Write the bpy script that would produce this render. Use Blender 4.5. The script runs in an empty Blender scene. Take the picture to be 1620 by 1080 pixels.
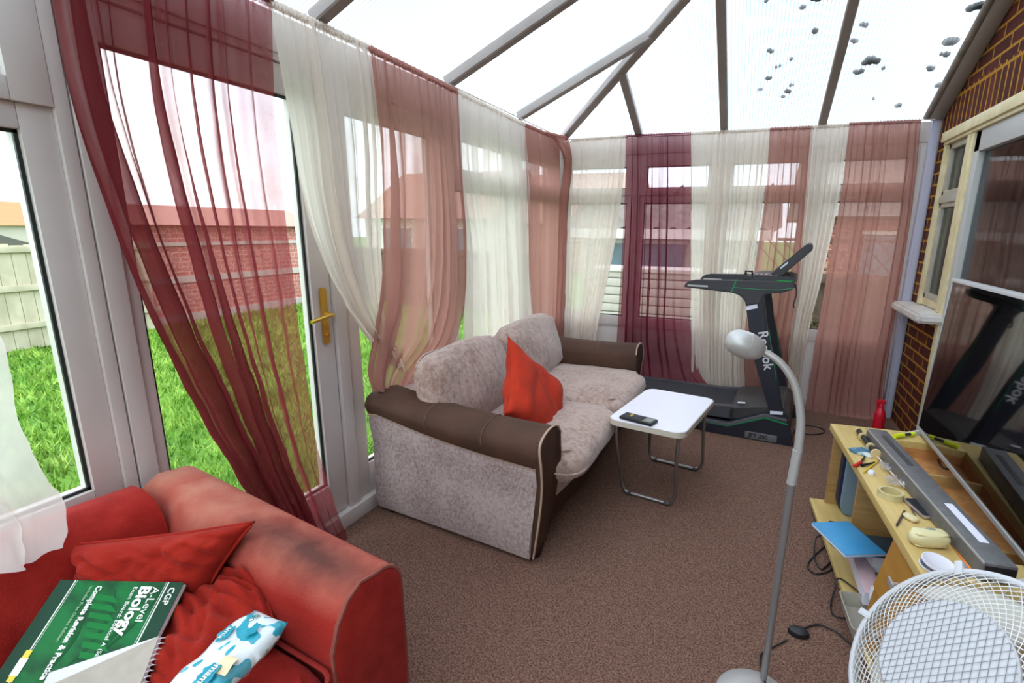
import bpy, bmesh, math, random
from mathutils import Vector, Matrix, noise
import numpy as np
random.seed(7)
PI = math.pi
C = bpy.context.scene.collection
sc = bpy.context.scene

# ------------------------------------------------------------------ camera
FPX, PIT, YAW, ROL, CX, CY, CH = 820.5, .2331, -.3815, .0111, 858.4, 557.2, 1.40
_cp, _sp, _cy, _sy = math.cos(PIT), math.sin(PIT), math.cos(YAW), math.sin(YAW)
FW = Vector((_sy*_cp, _cy*_cp, -_sp))
_rt = Vector((_cy, -_sy, 0)); _up = _rt.cross(FW)
RT = _rt*math.cos(ROL) + _up*math.sin(ROL)
UP = _up*math.cos(ROL) - _rt*math.sin(ROL)
cam_d = bpy.data.cameras.new('camera'); cam = bpy.data.objects.new('camera', cam_d); C.objects.link(cam)
M3 = Matrix((RT, UP, -FW)).transposed()
cam.matrix_world = Matrix.Translation((0, 0, CH)) @ M3.to_4x4()
cam_d.sensor_fit = 'HORIZONTAL'; cam_d.sensor_width = 36
cam_d.lens = FPX*36/1620
cam_d.shift_x = -(CX-810)/1620; cam_d.shift_y = (CY-540)/1620
cam_d.clip_start = .02; cam_d.clip_end = 400
sc.camera = cam
EYE = Vector((0, 0, CH))

def ray(px, py): return FW + RT*((px-CX)/FPX) + UP*((CY-py)/FPX)
def onX(px, py, X): r = ray(px, py); return EYE + r*(X/r.x)
def onY(px, py, Y): r = ray(px, py); return EYE + r*(Y/r.y)
def onZ(px, py, Z=0.): r = ray(px, py); return EYE + r*((Z-CH)/r.z)

# ------------------------------------------------------------------ world, light, exposure
w = bpy.data.worlds.new('overcast_sky'); sc.world = w; w.use_nodes = True
nt = w.node_tree; nt.nodes.clear()
out = nt.nodes.new('ShaderNodeOutputWorld'); bg = nt.nodes.new('ShaderNodeBackground')
tc = nt.nodes.new('ShaderNodeTexCoord'); nz = nt.nodes.new('ShaderNodeTexNoise'); rp = nt.nodes.new('ShaderNodeValToRGB')
nz.inputs['Scale'].default_value = 2.2; nz.inputs['Detail'].default_value = 5
rp.color_ramp.elements[0].position = .38; rp.color_ramp.elements[0].color = (.74, .86, 1, 1)
rp.color_ramp.elements[1].position = .62; rp.color_ramp.elements[1].color = (1, 1, 1, 1)
nt.links.new(tc.outputs['Generated'], nz.inputs['Vector']); nt.links.new(nz.outputs['Fac'], rp.inputs['Fac'])
nt.links.new(rp.outputs['Color'], bg.inputs['Color']); bg.inputs['Strength'].default_value = 2.0
nt.links.new(bg.outputs['Background'], out.inputs['Surface'])
sun_d = bpy.data.lights.new('soft_sun', 'SUN'); sun_d.energy = .6; sun_d.angle = math.radians(40); sun_d.color = (1, .97, .92)
sun = bpy.data.objects.new('soft_sun', sun_d); C.objects.link(sun); sun.rotation_euler = (math.radians(32), math.radians(-12), 0)
vs = sc.view_settings
sc.display_settings.display_device = 'sRGB'
vs.view_transform = 'Standard'; vs.look = 'None'; vs.gamma = 1; vs.use_curve_mapping = False
vs.exposure = .95
try:
    sc.cycles.transparent_max_bounces = 32; sc.cycles.max_bounces = 12
    sc.cycles.diffuse_bounces = 5; sc.cycles.transmission_bounces = 10
except Exception: pass

# ------------------------------------------------------------------ materials
def lin(c):
    if isinstance(c, str):
        c = [int(c[i:i+2], 16)/255 for i in (0, 2, 4)]
        c = [x/12.92 if x <= .04045 else ((x+.055)/1.055)**2.4 for x in c]
    return (c[0], c[1], c[2], 1)
MATS = {}
def mat(name, color, rough=.6, metal=0., c2=None, nscale=20, lo=.35, hi=.65, bump=0., bscale=60, spec=.5,
        stretch=(1, 1, 1), coat=0., sheen=0., detail=4, emis=None):
    if name in MATS: return MATS[name]
    m = bpy.data.materials.new(name); m.use_nodes = True; n = m.node_tree; b = n.nodes['Principled BSDF']
    b.inputs['Base Color'].default_value = lin(color); b.inputs['Roughness'].default_value = rough
    b.inputs['Metallic'].default_value = metal; b.inputs['Specular IOR Level'].default_value = spec
    b.inputs['Coat Weight'].default_value = coat
    b.inputs['Sheen Weight'].default_value = sheen
    t = n.nodes.new('ShaderNodeTexCoord'); mp = n.nodes.new('ShaderNodeMapping'); mp.inputs['Scale'].default_value = stretch
    n.links.new(t.outputs['Object'], mp.inputs['Vector'])
    if c2 is not None:
        z = n.nodes.new('ShaderNodeTexNoise'); z.inputs['Scale'].default_value = nscale; z.inputs['Detail'].default_value = detail
        r = n.nodes.new('ShaderNodeValToRGB'); r.color_ramp.elements[0].position = lo; r.color_ramp.elements[1].position = hi
        r.color_ramp.elements[0].color = lin(color); r.color_ramp.elements[1].color = lin(c2)
        n.links.new(mp.outputs['Vector'], z.inputs['Vector']); n.links.new(z.outputs['Fac'], r.inputs['Fac'])
        n.links.new(r.outputs['Color'], b.inputs['Base Color'])
    if bump:
        z2 = n.nodes.new('ShaderNodeTexNoise'); z2.inputs['Scale'].default_value = bscale; z2.inputs['Detail'].default_value = 3
        bp = n.nodes.new('ShaderNodeBump'); bp.inputs['Strength'].default_value = bump; bp.inputs['Distance'].default_value = .01
        n.links.new(mp.outputs['Vector'], z2.inputs['Vector']); n.links.new(z2.outputs['Fac'], bp.inputs['Height'])
        n.links.new(bp.outputs['Normal'], b.inputs['Normal'])
    MATS[name] = m; return m

def glass(name, tint=(.95, .98, .97), refl=.04, rough=.0):
    m = bpy.data.materials.new(name); m.use_nodes = True; n = m.node_tree; n.nodes.clear()
    o = n.nodes.new('ShaderNodeOutputMaterial'); mx = n.nodes.new('ShaderNodeMixShader')
    tr = n.nodes.new('ShaderNodeBsdfTransparent'); gl = n.nodes.new('ShaderNodeBsdfGlossy')
    g = n.nodes.new('ShaderNodeNewGeometry'); dt = n.nodes.new('ShaderNodeVectorMath'); dt.operation = 'DOT_PRODUCT'; n.links.new(g.outputs['Normal'], dt.inputs[0]); n.links.new(g.outputs['Incoming'], dt.inputs[1])
    last = dt.outputs['Value']
    for op, v in (('ABSOLUTE', 0), ('SUBTRACT', 1), ('POWER', 5), ('MULTIPLY_ADD', .96)):   # Schlick reflectance
        fr = n.nodes.new('ShaderNodeMath'); fr.operation = op
        if op == 'SUBTRACT': fr.inputs[0].default_value = 1; n.links.new(last, fr.inputs[1])
        else: n.links.new(last, fr.inputs[0]); fr.inputs[1].default_value = v
        if op == 'MULTIPLY_ADD': fr.inputs[2].default_value = refl
        last = fr.outputs[0]
    tr.inputs['Color'].default_value = (*tint, 1); gl.inputs['Roughness'].default_value = rough
    n.links.new(fr.outputs[0], mx.inputs[0]); n.links.new(tr.outputs[0], mx.inputs[1]); n.links.new(gl.outputs[0], mx.inputs[2])
    n.links.new(mx.outputs[0], o.inputs['Surface']); MATS[name] = m; return m

def sheer(name, color, t=.45, tcol=None, weave=.12):
    # one thin layer of voile: threads cover more of the view the flatter you look along them
    m = bpy.data.materials.new(name); m.use_nodes = True; n = m.node_tree; n.nodes.clear()
    N = n.nodes.new; Lk = n.links.new
    o = N('ShaderNodeOutputMaterial'); mx = N('ShaderNodeMixShader'); tr = N('ShaderNodeBsdfTransparent')
    df = N('ShaderNodeBsdfDiffuse'); tl = N('ShaderNodeBsdfTranslucent'); m2 = N('ShaderNodeMixShader')
    tr.inputs['Color'].default_value = lin(tcol or (1, 1, 1)); df.inputs['Color'].default_value = lin(color); tl.inputs['Color'].default_value = lin(color)
    m2.inputs[0].default_value = .5
    g = N('ShaderNodeNewGeometry'); dt = N('ShaderNodeVectorMath'); dt.operation = 'DOT_PRODUCT'
    Lk(g.outputs['Normal'], dt.inputs[0]); Lk(g.outputs['Incoming'], dt.inputs[1])
    ab = N('ShaderNodeMath'); ab.operation = 'ABSOLUTE'; Lk(dt.outputs['Value'], ab.inputs[0])
    mxx = N('ShaderNodeMath'); mxx.operation = 'MAXIMUM'; mxx.inputs[1].default_value = .15; Lk(ab.outputs[0], mxx.inputs[0])
    dv = N('ShaderNodeMath'); dv.operation = 'DIVIDE'; dv.inputs[0].default_value = 1.; Lk(mxx.outputs[0], dv.inputs[1])
    tx = N('ShaderNodeTexCoord'); nz = N('ShaderNodeTexNoise'); nz.inputs['Scale'].default_value = 7; nz.inputs['Detail'].default_value = 6
    Lk(tx.outputs['Object'], nz.inputs['Vector'])
    ad = N('ShaderNodeMath'); ad.operation = 'MULTIPLY_ADD'; ad.inputs[1].default_value = weave*2; ad.inputs[2].default_value = t-weave
    Lk(nz.outputs['Fac'], ad.inputs[0])
    pw = N('ShaderNodeMath'); pw.operation = 'POWER'; Lk(ad.outputs[0], pw.inputs[0]); Lk(dv.outputs[0], pw.inputs[1])
    iv = N('ShaderNodeMath'); iv.operation = 'SUBTRACT'; iv.inputs[0].default_value = 1.; Lk(pw.outputs[0], iv.inputs[1]); iv.use_clamp = True
    Lk(df.outputs[0], m2.inputs[1]); Lk(tl.outputs[0], m2.inputs[2])
    Lk(iv.outputs[0], mx.inputs[0]); Lk(tr.outputs[0], mx.inputs[1]); Lk(m2.outputs[0], mx.inputs[2]); Lk(mx.outputs[0], o.inputs['Surface'])
    MATS[name] = m; return m

def polycarb(name, axis):
    m = bpy.data.materials.new(name); m.use_nodes = True; n = m.node_tree; n.nodes.clear(); N = n.nodes.new; Lk = n.links.new
    o = N('ShaderNodeOutputMaterial'); mx = N('ShaderNodeMixShader'); tr = N('ShaderNodeBsdfTransparent'); tl = N('ShaderNodeBsdfTranslucent')
    g = N('ShaderNodeNewGeometry'); sp = N('ShaderNodeSeparateXYZ'); Lk(g.outputs['Position'], sp.inputs[0])
    k = N('ShaderNodeMath'); k.operation = 'MULTIPLY'; k.inputs[1].default_value = 2*PI/.021; Lk(sp.outputs[axis], k.inputs[0])
    s = N('ShaderNodeMath'); s.operation = 'SINE'; Lk(k.outputs[0], s.inputs[0])
    r = N('ShaderNodeValToRGB'); r.color_ramp.elements[0].position = .55; r.color_ramp.elements[1].position = .97
    r.color_ramp.elements[0].color = (.86, .88, .90, 1); r.color_ramp.elements[1].color = (.36, .42, .44, 1)
    a = N('ShaderNodeMath'); a.operation = 'MULTIPLY_ADD'; a.inputs[1].default_value = .5; a.inputs[2].default_value = .5
    Lk(s.outputs[0], a.inputs[0]); Lk(a.outputs[0], r.inputs['Fac']); Lk(r.outputs['Color'], tr.inputs['Color'])
    tl.inputs['Color'].default_value = (.9, .93, .95, 1); mx.inputs[0].default_value = .10
    Lk(tr.outputs[0], mx.inputs[1]); Lk(tl.outputs[0], mx.inputs[2]); Lk(mx.outputs[0], o.inputs['Surface']); MATS[name] = m; return m

def brick(name, rot=0., c1='5a2a20', c2='3e1c18', mortar='a87a28', u='Y', v='Z', bw=.225, rh=.075, ms=.0075, stri=True):
    m = bpy.data.materials.new(name); m.use_nodes = True; n = m.node_tree; N = n.nodes.new; Lk = n.links.new; b = n.nodes['Principled BSDF']
    g = N('ShaderNodeNewGeometry'); sp = N('ShaderNodeSeparateXYZ'); cb = N('ShaderNodeCombineXYZ'); Lk(g.outputs['Position'], sp.inputs[0])
    Lk(sp.outputs[u], cb.inputs['X']); Lk(sp.outputs[v], cb.inputs['Y'])
    t = N('ShaderNodeTexBrick'); t.inputs['Scale'].default_value = 1; t.inputs['Brick Width'].default_value = bw; t.inputs['Row Height'].default_value = rh
    t.inputs['Mortar Size'].default_value = ms; t.inputs['Mortar Smooth'].default_value = .15; t.inputs['Bias'].default_value = -.1
    t.inputs['Color1'].default_value = lin(c1); t.inputs['Color2'].default_value = lin(c2); t.inputs['Mortar'].default_value = lin(mortar)
    Lk(cb.outputs[0], t.inputs['Vector'])
    nz = N('ShaderNodeTexNoise'); nz.inputs['Scale'].default_value = 30; nz.inputs['Detail'].default_value = 6
    mp = N('ShaderNodeMapping'); mp.inputs['Scale'].default_value = (6, 6, .8) if stri else (1, 1, 1)
    Lk(g.outputs['Position'], mp.inputs['Vector']); Lk(mp.outputs[0], nz.inputs['Vector'])
    r = N('ShaderNodeValToRGB'); r.color_ramp.elements[0].position = .35; r.color_ramp.elements[1].position = .7
    r.color_ramp.elements[0].color = (.55, .5, .5, 1); r.color_ramp.elements[1].color = (1.5, 1.4, 1.3, 1); Lk(nz.outputs['Fac'], r.inputs['Fac'])
    mu = N('ShaderNodeMixRGB'); mu.blend_type = 'MULTIPLY'; mu.inputs[0].default_value = .8
    Lk(t.outputs['Color'], mu.inputs[1]); Lk(r.outputs['Color'], mu.inputs[2]); Lk(mu.outputs[0], b.inputs['Base Color'])
    bp = N('ShaderNodeBump'); bp.inputs['Strength'].default_value = .6; bp.inputs['Distance'].default_value = .01
    sb = N('ShaderNodeMath'); sb.operation = 'SUBTRACT'; Lk(nz.outputs['Fac'], sb.inputs[0]); Lk(t.outputs['Fac'], sb.inputs[1])
    Lk(sb.outputs[0], bp.inputs['Height']); Lk(bp.outputs[0], b.inputs['Normal']); b.inputs['Roughness'].default_value = .9
    b.inputs['Specular IOR Level'].default_value = .2
    MATS[name] = m; return m

UPVC = mat('white_upvc', 'd9d5d3', .45, c2='cfc9c6', nscale=3, bump=.03, bscale=8)
UPVCG = mat('grey_upvc_rafter', '9c9390', .5, c2='8f8683', nscale=4)
GASK = mat('black_gasket', '1e2526', .5)
SEAL = mat('white_sill', 'cfcac8', .5)
GLASS = glass('window_glass'); PCX = polycarb('polycarbonate_far', 'X'); PCY = polycarb('polycarbonate_left', 'Y')
CREAM = mat('cream_old_paint', 'd8cba4', .55, c2='c9b98e', nscale=12, bump=.1, bscale=40)
BRASS = mat('polished_brass', 'd9b050', .3, .9)
CARPET = mat('brown_carpet', '503831', 1., c2='987768', nscale=170, lo=.3, hi=.7, bump=.9, bscale=220, spec=.1, detail=2)
BURG = sheer('burgundy_voile', '8e3c42', .44, (1, .84, .84)); WINE = sheer('wine_voile', '7c2c40', .46, (1, .8, .84))
PINK = sheer('dusty_pink_voile', 'be8c82', .27, (1, .9, .88)); IVORY = sheer('ivory_voile', 'f3ebe2', .25, (1, .985, .97))
RED = mat('red_sofa_fabric', '9e2b24', .95, c2='8c211c', nscale=14, bump=.35, bscale=260, spec=.05, sheen=.05)
REDCUSH = mat('red_cushion_corduroy', 'a42c21', .95, c2='92241c', nscale=8, bump=.35, bscale=200, spec=.05, sheen=.05, stretch=(1, 1, 3))
SUEDE = mat('brown_faux_suede', '3f2a21', .75, c2='54392c', nscale=6, lo=.3, hi=.75, bump=.1, bscale=40, spec=.3)
BEIGEPIPE = mat('beige_piping', 'b39a88', .8)
DARKWOOD = mat('dark_wood_foot', '2c1414', .5)
WHITELAM = mat('white_laminate', 'e2e2ee', .35)
CHROME = mat('steel_tube', '9a9a98', .3, .9)
SILVER = mat('silver_plastic', 'b4b3b3', .35, .35)
GREYPOLE = mat('grey_lamp_pole', '8d8b8c', .4, .5)
BLACKP = mat('black_plastic', '17171b', .45); CHAR = mat('charcoal_plastic', '35353a', .55)
NAVY = mat('blue_black_metal', '191b28', .45); GREEN = mat('green_trim', '0a7a4a', .5)
BEECH = mat('beech_veneer_top', 'cdb374', .5, c2='bfa362', nscale=6, stretch=(6, .5, 6))
BEECH2 = mat('beech_edge', 'b08d58', .55, c2='a27e4a', nscale=8, stretch=(1, 1, 8))
OCHRE = mat('golden_drawer_front', 'b07f35', .45, c2='a3742d', nscale=5, stretch=(1, 1, 5))
CHIP = mat('orange_chipboard', 'c38b52', .7, c2='ad7440', nscale=30)
PAPER = mat('white_paper', 'dcdcea', .8); GREYCARD = mat('grey_card', 'b3aca2', .85, c2='aaa398', nscale=40)

# stained red fabric on the arm: worn and darkened along the top edge
def stained():
    m = mat('red_sofa_fabric_worn', 'ab3129', .95, bump=.35, bscale=260, spec=.05, sheen=.05)
    n = m.node_tree; N = n.nodes.new; Lk = n.links.new; b = n.nodes['Principled BSDF']
    g = N('ShaderNodeTexCoord'); sp = N('ShaderNodeSeparateXYZ'); Lk(g.outputs['Object'], sp.inputs[0])
    nz = N('ShaderNodeTexNoise'); nz.inputs['Scale'].default_value = 7; nz.inputs['Detail'].default_value = 7; Lk(g.outputs['Object'], nz.inputs['Vector'])
    # faded band along the worn top of the arm
    z0 = N('ShaderNodeMapRange'); z0.inputs[1].default_value = .50; z0.inputs[2].default_value = .66; Lk(sp.outputs['Z'], z0.inputs[0])
    mm = N('ShaderNodeMath'); mm.operation = 'MULTIPLY'; Lk(z0.outputs[0], mm.inputs[0]); Lk(nz.outputs['Fac'], mm.inputs[1])
    r1 = N('ShaderNodeMixRGB'); r1.inputs[1].default_value = lin('9c2b24'); r1.inputs[2].default_value = lin('b87a68')
    k = N('ShaderNodeMapRange'); k.inputs[1].default_value = .1; k.inputs[2].default_value = .5; Lk(mm.outputs[0], k.inputs[0]); Lk(k.outputs[0], r1.inputs[0])
    # dark grime patch near the front of the arm
    v = N('ShaderNodeVectorMath'); v.operation = 'SUBTRACT'; v.inputs[1].default_value = (.70, -.015, .62); Lk(g.outputs['Object'], v.inputs[0])
    vs_ = N('ShaderNodeVectorMath'); vs_.operation = 'MULTIPLY'; vs_.inputs[1].default_value = (4.2, 16, 6); Lk(v.outputs[0], vs_.inputs[0])
    ln = N('ShaderNodeVectorMath'); ln.operation = 'LENGTH'; Lk(vs_.outputs[0], ln.inputs[0])
    ad = N('ShaderNodeMath'); ad.operation = 'MULTIPLY_ADD'; ad.inputs[1].default_value = 2.4; Lk(nz.outputs['Fac'], ad.inputs[0]); Lk(ln.outputs['Value'], ad.inputs[2])
    k2 = N('ShaderNodeMapRange'); k2.inputs[1].default_value = 2.45; k2.inputs[2].default_value = 1.35; Lk(ad.outputs[0], k2.inputs[0]); k2.inputs[4].default_value = .8
    r2 = N('ShaderNodeMixRGB'); r2.inputs[2].default_value = lin('3e2f2e'); Lk(r1.outputs[0], r2.inputs[1]); Lk(k2.outputs[0], r2.inputs[0])
    Lk(r2.outputs[0], b.inputs['Base Color']); return m
REDWORN = stained()

def chenille(name='speckled_chenille', a='b3a3a2', d='7a635c', sc_=80):
    m = mat(name, a, .85, bump=.3, bscale=180, spec=.2, sheen=.4)
    n = m.node_tree; N = n.nodes.new; Lk = n.links.new; b = n.nodes['Principled BSDF']
    g = N('ShaderNodeTexCoord'); nz = N('ShaderNodeTexNoise'); nz.inputs['Scale'].default_value = sc_; nz.inputs['Detail'].default_value = 6
    nz.inputs['Roughness'].default_value = .75; mp = N('ShaderNodeMapping'); mp.inputs['Scale'].default_value = (1, 1, .8)
    Lk(g.outputs['Object'], mp.inputs[0]); Lk(mp.outputs[0], nz.inputs['Vector'])
    n2 = N('ShaderNodeTexNoise'); n2.inputs['Scale'].default_value = 5; Lk(g.outputs['Object'], n2.inputs['Vector'])
    ad = N('ShaderNodeMath'); ad.operation = 'MULTIPLY_ADD'; ad.inputs[1].default_value = .35; Lk(n2.outputs['Fac'], ad.inputs[0]); Lk(nz.outputs['Fac'], ad.inputs[2])
    r = N('ShaderNodeValToRGB'); e = r.color_ramp.elements; e[0].position = .60; e[0].color = lin(a); e[1].position = .86; e[1].color = lin(d)
    Lk(ad.outputs[0], r.inputs['Fac']); Lk(r.outputs[0], b.inputs['Base Color']); return m
CHEN = chenille(); CHEN2 = chenille('cushion_chenille', 'b39c93', '866a60', 42)

# ------------------------------------------------------------------ mesh helpers
class MB:
    def __init__(s): s.bm = bmesh.new(); s.mi = 0
    def _tag(s, faces):
        for f in faces: f.material_index = s.mi
    def add(s, vs_, fs):
        vv = [s.bm.verts.new(v) for v in vs_]; o = []
        for f in fs:
            try: o.append(s.bm.faces.new([vv[i] for i in f]))
            except ValueError: pass
        s._tag(o); return s
    def box(s, x0, x1, y0, y1, z0, z1, bev=0., M=None):
        b = bmesh.new()
        bmesh.ops.create_cube(b, size=1, matrix=Matrix.Translation(((x0+x1)/2, (y0+y1)/2, (z0+z1)/2)) @ Matrix.Diagonal((abs(x1-x0), abs(y1-y0), abs(z1-z0), 1)))
        if bev: bmesh.ops.bevel(b, geom=b.edges[:], offset=bev, segments=2, affect='EDGES', profile=.6)
        return s._merge(b, M)
    def _merge(s, b, M=None):
        if M is not None: bmesh.ops.transform(b, matrix=M, verts=b.verts)
        b.verts.index_update(); vv = [s.bm.verts.new(v.co) for v in b.verts]
        s._tag([s.bm.faces.new([vv[v.index] for v in f.verts]) for f in b.faces]); b.free(); return s
    def loft(s, rings, cap=True, closed=True):
        R = [[s.bm.verts.new(p) for p in r] for r in rings]; n = len(R[0]); o = []
        for a, b in zip(R[:-1], R[1:]):
            for i in range(n if closed else n-1):
                j = (i+1) % n
                try: o.append(s.bm.faces.new((a[i], a[j], b[j], b[i])))
                except ValueError: pass
        if cap and closed:
            o.append(s.bm.faces.new(R[0][::-1])); o.append(s.bm.faces.new(R[-1]))
        s._tag(o); return s
    def tube(s, pts, r, n=10, cap=True, closed=False):
        pts = [Vector(p) for p in pts]; N_ = len(pts); rr = r if isinstance(r, (list, tuple)) else [r]*N_
        T = []
        for i in range(N_):
            a = pts[i-1] if (i or closed) else pts[0]; b = pts[(i+1) % N_] if (i < N_-1 or closed) else pts[-1]
            T.append((b-a).normalized())
        u = T[0].orthogonal().normalized(); rings = []
        for i in range(N_):
            u = (u - T[i]*u.dot(T[i])).normalized(); v = T[i].cross(u)
            rings.append([pts[i] + (u*math.cos(2*PI*k/n) + v*math.sin(2*PI*k/n))*rr[i] for k in range(n)])
        if closed: rings.append(rings[0]); cap = False
        return s.loft(rings, cap)
    def lathe(s, prof, M=None, n=32):
        rings = [[Vector((r*math.cos(2*PI*k/n), r*math.sin(2*PI*k/n), z)) for k in range(n)] for r, z in prof]
        if M is not None: rings = [[M @ p for p in r] for r in rings]
        return s.loft(rings, True)
    def prism(s, poly, f0, f1, bev=0.):
        b = bmesh.new(); A = [b.verts.new(f0(*p)) for p in poly]; B = [b.verts.new(f1(*p)) for p in poly]; n = len(poly)
        b.faces.new(A[::-1]); b.faces.new(B)
        for i in range(n): b.faces.new((A[i], A[(i+1) % n], B[(i+1) % n], B[i]))
        bmesh.ops.recalc_face_normals(b, faces=b.faces[:])
        if bev: bmesh.ops.bevel(b, geom=b.edges[:], offset=bev, segments=2, affect='EDGES', clamp_overlap=True)
        return s._merge(b)
    def grid(s, nu, nv, f):
        V_ = [[s.bm.verts.new(f(i/nu, j/nv)) for j in range(nv+1)] for i in range(nu+1)]
        s._tag([s.bm.faces.new((V_[i][j], V_[i+1][j], V_[i+1][j+1], V_[i][j+1])) for i in range(nu) for j in range(nv)]); return s
    def puff(s, w_, d, h, e=5., ez=2.6, n=14, crown=0., M=None, nz_=0., nf=3., seed=0.):
        # soft box: cube mapped to a superquadric, optional crown and creases
        b = bmesh.new(); bmesh.ops.create_cube(b, size=2); bmesh.ops.subdivide_edges(b, edges=b.edges[:], cuts=n, use_grid_fill=True)
        for v in b.verts:
            x, y, z = v.co
            k = (abs(x)**e + abs(y)**e)**(1/e); k2 = (max(abs(x), abs(y))/k) if k else 1
            x, y = x*k2, y*k2; rr = max(abs(x), abs(y)); q = (rr**ez + abs(z)**ez)**(1/ez); f = max(rr, abs(z))/q if q else 1
            x, y, z = x*f**.6, y*f**.6, z*f
            z += crown*(1-x*x)*(1-y*y)*(1 if z > 0 else -.2)
            p = Vector((x*w_/2, y*d/2, z*h/2))
            if nz_: p += noise.noise_vector(p*nf + Vector((seed, seed*2, 0)))*nz_ + noise.noise_vector(p*nf*3.1 + Vector((seed, 1, 0)))*nz_*.35
            v.co = p
        return s._merge(b, M)
    def pillow(s, w_, d, h, M=None, n=44, nz_=.006, nf=7., seed=0., pinch=.09, pipe=0.):
        def f(side):
            def g(u, v):
                a, b_ = 2*u-1, 2*v-1
                x = w_/2*a*(1-pinch*(1-b_*b_)); y = d/2*b_*(1-pinch*(1-a*a))
                z = side*h/2*max(0, (1-a**4)*(1-b_**4))**.55
                p = Vector((x, y, z)); q = noise.noise_vector(p*nf+Vector((seed, 0, side*.0)))
                rg = abs(noise.noise(Vector((x*nf*1.3+seed, y*nf*.5, seed))))
                r2 = abs(noise.noise(Vector((x*nf*.9+y*nf*.8+seed*2, (y-x)*nf*.2, seed+7)))); fade = min(1, z*side/h*5)
                p += q*nz_*.8 + Vector((0, 0, side*((r2-.22)*nz_*3.4 + (rg-.2)*nz_*1.6)*fade))
                return M @ p if M is not None else p
            return g
        s.grid(n, n, f(1)); s.grid(n, n, f(-1))
        bmesh.ops.remove_doubles(s.bm, verts=s.bm.verts[:], dist=.0004)
        if pipe:
            g = f(1); e = [g(t/12, 0) for t in range(12)] + [g(1, t/12) for t in range(12)] + [g(1-t/12, 1) for t in range(12)] + [g(0, 1-t/12) for t in range(12)]
            s.tube(e, pipe, 6, closed=True)
        return s
    def build(s, name, mats, parent=None, M=None, smooth=True, ang=40, solid=0., sub=0, recalc=True):
        if recalc: bmesh.ops.recalc_face_normals(s.bm, faces=s.bm.faces[:])
        if M is not None: bmesh.ops.transform(s.bm, matrix=M, verts=s.bm.verts)
        off = Vector((0, 0, 0))
        if parent is None:
            co = [v.co for v in s.bm.verts]
            off = Vector((sum(c.x for c in co)/len(co), sum(c.y for c in co)/len(co), min(c.z for c in co)))
            bmesh.ops.translate(s.bm, verts=s.bm.verts, vec=-off)
        me = bpy.data.meshes.new(name); s.bm.to_mesh(me); s.bm.free()
        if not isinstance(mats, (list, tuple)): mats = [mats]
        for m in mats: me.materials.append(m)
        if smooth:
            me.polygons.foreach_set('use_smooth', [True]*len(me.polygons))
            me.set_sharp_from_angle(angle=math.radians(ang))
        o = bpy.data.objects.new(name, me); C.objects.link(o); o.location = off
        if parent is not None: o.parent = parent
        if solid: md = o.modifiers.new('t', 'SOLIDIFY'); md.thickness = solid; md.offset = 0
        if sub: md = o.modifiers.new('s', 'SUBSURF'); md.levels = sub; md.render_levels = sub
        return o
def RM(o): return Matrix.Translation(o.location) @ o.rotation_euler.to_matrix().to_4x4()
def W(root): return RM(root).inverted()          # world coordinates to a thing's own
def tag(o, label, cat, group=None, kind=None):
    if label: o['label'] = label
    if cat: o['category'] = cat
    if group: o['group'] = group
    if kind: o['kind'] = kind
    return o
def thing(name, label, cat, loc=(0, 0, 0), rotz=0., group=None, rot=None):
    o = bpy.data.objects.new(name, None); C.objects.link(o); o.location = loc; o.rotation_euler = rot or (0, 0, rotz); o.empty_display_size = .05
    return tag(o, label, cat, group)
def struct(o): o['kind'] = 'structure'; return o
def sroot(name, loc=(0, 0, 0)):
    o = bpy.data.objects.new(name, None); C.objects.link(o); o.location = loc; o['kind'] = 'structure'; return o
def basis(o, x, y):
    x = Vector(x).normalized(); z = x.cross(Vector(y)).normalized(); y = z.cross(x)
    m = Matrix((x, y, z)).transposed().to_4x4(); return Matrix.Translation(o) @ m
def align(p, d):          # z axis to direction d at p
    return Matrix.Translation(p) @ Vector(d).to_track_quat('Z', 'Y').to_matrix().to_4x4()
def text(body, size, M, material, parent, name='lettering', ext=.0006, bold=0., al='LEFT', sx=1., shear=0.):
    cu = bpy.data.curves.new('t', 'FONT'); cu.body = body; cu.size = size; cu.extrude = ext/1; cu.offset = bold; cu.align_x = al; cu.shear = shear
    cu.resolution_u = 3
    to = bpy.data.objects.new('t', cu); C.objects.link(to)
    dg = bpy.context.evaluated_depsgraph_get(); me = bpy.data.meshes.new_from_object(to.evaluated_get(dg))
    bpy.data.objects.remove(to); bpy.data.curves.remove(cu)
    me.transform(M @ Matrix.Diagonal((sx, 1, 1, 1))); me.materials.clear(); me.materials.append(material); me.name = name
    o = bpy.data.objects.new(name, me); C.objects.link(o); o.parent = parent; return o
def spline(pts, n=8):
    P = [Vector(p) for p in pts]; P = [P[0]*2-P[1]] + P + [P[-1]*2-P[-2]]; o = []
    for i in range(1, len(P)-2):
        for k in range(n):
            t = k/n; a, b, c, d = P[i-1:i+3]
            o.append(.5*((2*b)+(c-a)*t+(2*a-5*b+4*c-d)*t*t+(3*b-a-3*c+d)*t**3))
    return o + [P[-2]]
def arcrect(x0, x1, y0, y1, r, n=6):
    o = []
    for cx_, cy_, a in ((x1-r, y1-r, 0), (x0+r, y1-r, 90), (x0+r, y0+r, 180), (x1-r, y0+r, 270)):
        for k in range(n+1): t = math.radians(a+90*k/n); o.append((cx_+r*math.cos(t), cy_+r*math.sin(t)))
    return o

# ------------------------------------------------------------------ the room
XL, YF, XR, YB = -1.716, 4.60, 1.10, -1.6
EV = 2.155                                   # eaves height
fl = MB(); fl.box(XL-.1, XR+.12, YB, YF+.1, -.06, 0); struct(fl.build('floor', CARPET))

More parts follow.
